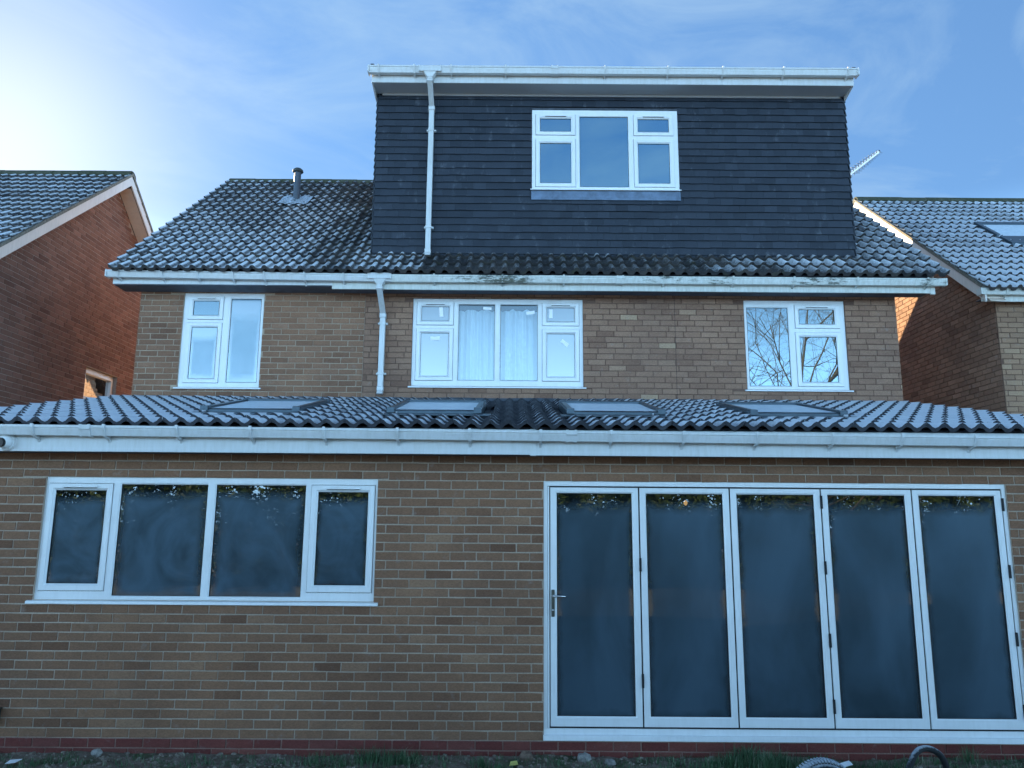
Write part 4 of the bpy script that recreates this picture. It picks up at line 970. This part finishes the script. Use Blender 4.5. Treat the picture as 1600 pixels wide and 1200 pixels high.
tag(m.build('litter_scrap', 'litter_yellow', None, at=(.03, -.22, .03)), 'crumpled yellow scrap of litter in the grass left of the doors', 'litter')
m = MB(); m.add([(2.56, -.30, .05), (2.66, -.30, .075), (2.65, -.25, .09), (2.57, -.26, .07), (2.56, -.30, .047), (2.66, -.30, .072), (2.65, -.25, .087), (2.57, -.26, .067)], [(0, 1, 2, 3), (7, 6, 5, 4), (0, 4, 5, 1), (1, 5, 6, 2), (2, 6, 7, 3), (3, 7, 4, 0)])
tag(m.build('litter_scrap', 'litter', None, at=(2.6, -.28, .04)), 'crumpled white paper scrap right of the frosted treaded tyre', 'litter')
# tyre with tread
ty = thing('small_tyre', (2.30, -.60, 0), 'small treaded tyre white with frost, half sunk in the grass by the doors', 'tyre')
R0, rt, tl = .245, .055, rad(20); cz = .210-R0-.0
m = MB(); n, k = 72, 12; vs = []; fr = []
for i in range(n):
    a = 2*pi*i/n
    for j in range(k):
        b = 2*pi*j/k; rr = R0-rt+rt*cos(b)*.9; x, z, yy = rr*cos(a), rr*sin(a), rt*1.15*sin(b)
        y2 = yy*cos(tl)-z*sin(tl)*0.55; z2 = z
        vs.append((2.30+x, -.60+y2, cz+z2)); fr.append(max(0, cos(b))*.95+.1)
m.add(vs, [(i*k+j, i*k+(j+1) % k, ((i+1) % n)*k+(j+1) % k, ((i+1) % n)*k+j) for i in range(n) for j in range(k)], .5, fr); m.build('casing', 'rubber', ty, smooth=True)
for i in range(0, 64):
    a = 2*pi*i/64
    if sin(a) < .2: continue
    m = MB()
    for s_ in (-1, 1):
        vs = []
        for da, dy, dr in ((-.028, .006, 0), (.028, .006, 0), (.028, .050, -.004), (-.028, .050, -.004)):
            for q in (-.012, .008):
                rr = R0-.006+dr+q; aa = a+da+s_*.012; z = rr*sin(aa); vs.append((2.30+rr*cos(aa), -.60+s_*dy-z*sin(tl)*.55, cz+z))
        m.add(vs, [(0, 2, 3, 1), (2, 4, 5, 3), (4, 6, 7, 5), (6, 0, 1, 7), (1, 3, 5, 7), (6, 4, 2, 0)], .5, [.2, .95]*4)
    m.build('tread_block', 'rubber', ty)
hs = thing('rubber_hose', (3.15, -.50, 0), 'black rubber hose looped up into an arch with frost along its top', 'hose')
m = MB(); pts = [(3.115+.205*cos(a)*1.0+.012*sin(3*a), -.50-.06*sin(a)*.3+.10*cos(a), .02+.232*sin(a)) for a in [pi*1.15-i*pi*1.3/28 for i in range(29)]]
m.tube(pts, .023, 10, frost=.75); m.build('arch', 'rubber', hs, smooth=True)
h2 = thing('rubber_hose', (3.0, -.60, 0), 'low frosted curve of hose in front of the taller black hose arch', 'hose')
m = MB(); pts = [(3.01+.125*cos(a), -.62+.03*cos(a), .03+.095*sin(a)) for a in [pi*1.1-i*pi*1.2/20 for i in range(21)]]
m.tube(pts, .02, 10, frost=1.3); m.build('arch', 'rubber', h2, smooth=True)
# ------------------------------------------------------------------ the far end of the garden (mirrored in the panes, behind the camera)
rg = random.Random(11); lm = MB()
for _ in range(5200):
    t = rg.random()**.8; hh = .4+4.3*t; rr = (1.25*(1-t)**.28+.12)*math.sqrt(rg.uniform(.25, 1.15)); a = rg.uniform(0, 2*pi)
    rr *= 1+.25*sin(a*3+hh*2); c0 = Vector((rr*cos(a), rr*sin(a), hh+rg.gauss(0, .12))); s = rg.uniform(.05, .13)
    u = Vector((rg.gauss(0, 1), rg.gauss(0, 1), rg.gauss(0, .7))).normalized(); v = u.cross(Vector((rg.gauss(0, 1), rg.gauss(0, 1), rg.gauss(0, 1)))).normalized()
    lm.add([tuple(c0-u*s-v*s*.35), tuple(c0+u*s-v*s*.35), tuple(c0+u*s+v*s*.35), tuple(c0-u*s+v*s*.35)], [(0, 1, 2, 3)], rg.random())
leafmesh = lm.mesh('crown', 'leaf')
labels = ['first', 'second', 'third', 'fourth', 'fifth', 'sixth', 'seventh', 'eighth', 'ninth', 'tenth', 'eleventh', 'twelfth', 'thirteenth', 'fourteenth', 'fifteenth', 'sixteenth', 'seventeenth', 'eighteenth', 'nineteenth', 'twentieth']
for i in range(20):
    x = -15+i*1.6+rg.uniform(-.3, .3); yy = -17+rg.uniform(-.6, .6); s = rg.uniform(.74, .86)
    t = thing('evergreen_tree', (x, yy, 0), 'dark bushy evergreen mirrored in the panes, %s along the far garden hedge' % labels[i], 'tree', 'evergreens along the far end of the garden')
    c_ = bpy.data.objects.new('crown', leafmesh); COL.objects.link(c_); c_.parent = t; c_.scale = (s*1.1, s, s); c_.rotation_euler = (0, 0, rg.uniform(0, 6))
    m = MB(); m.tube([(x, yy, -.1), (x, yy, 3.6*s)], [.12, .03], 7); m.build('trunk', 'bark', t)
def bare(x, y, H, seed, label):
    t = thing('bare_tree', (x, y, 0), label, 'tree', 'bare trees at the far end of the garden'); r = random.Random(seed); tr = MB(); tw = MB()
    def br(p, d, L_, R_, dep):
        n = 4; pts = [p]; 
        for _ in range(n):
            d = (d+Vector((r.gauss(0, .13), r.gauss(0, .13), r.gauss(.02, .10)))).normalized(); p = p+d*L_/n; pts.append(p)
        (tr if dep < 2 else tw).tube(pts, [R_*(1-.45*i/n) for i in range(n+1)], 6 if dep < 2 else 4, cap=False)
        if dep >= 6: return
        for k in range(4 if dep < 3 else 3):
            i = r.choice([2, 3, 4]) if dep else r.choice([1, 2, 3, 4]); a = Vector((r.gauss(0, 1), r.gauss(0, 1), r.gauss(.15, .5))).normalized()
            br(pts[i], (d*.75+a*.8).normalized(), L_*r.uniform(.58, .82), R_*.55, dep+1)
    br(Vector((x, y, -.1)), Vector((0, 0, 1)), H*.33, H*.0068, 0)
    tr.build('trunk', 'bark', t); tw.build('twigs', 'bark', t, kind='stuff')
bare(10.4, -17, 19.0, 4, 'tall bare winter tree mirrored in the upstairs window at the right')
bare(8.6, -20.5, 15.0, 8, 'shorter bare tree beside the taller one, mirrored in the panes')
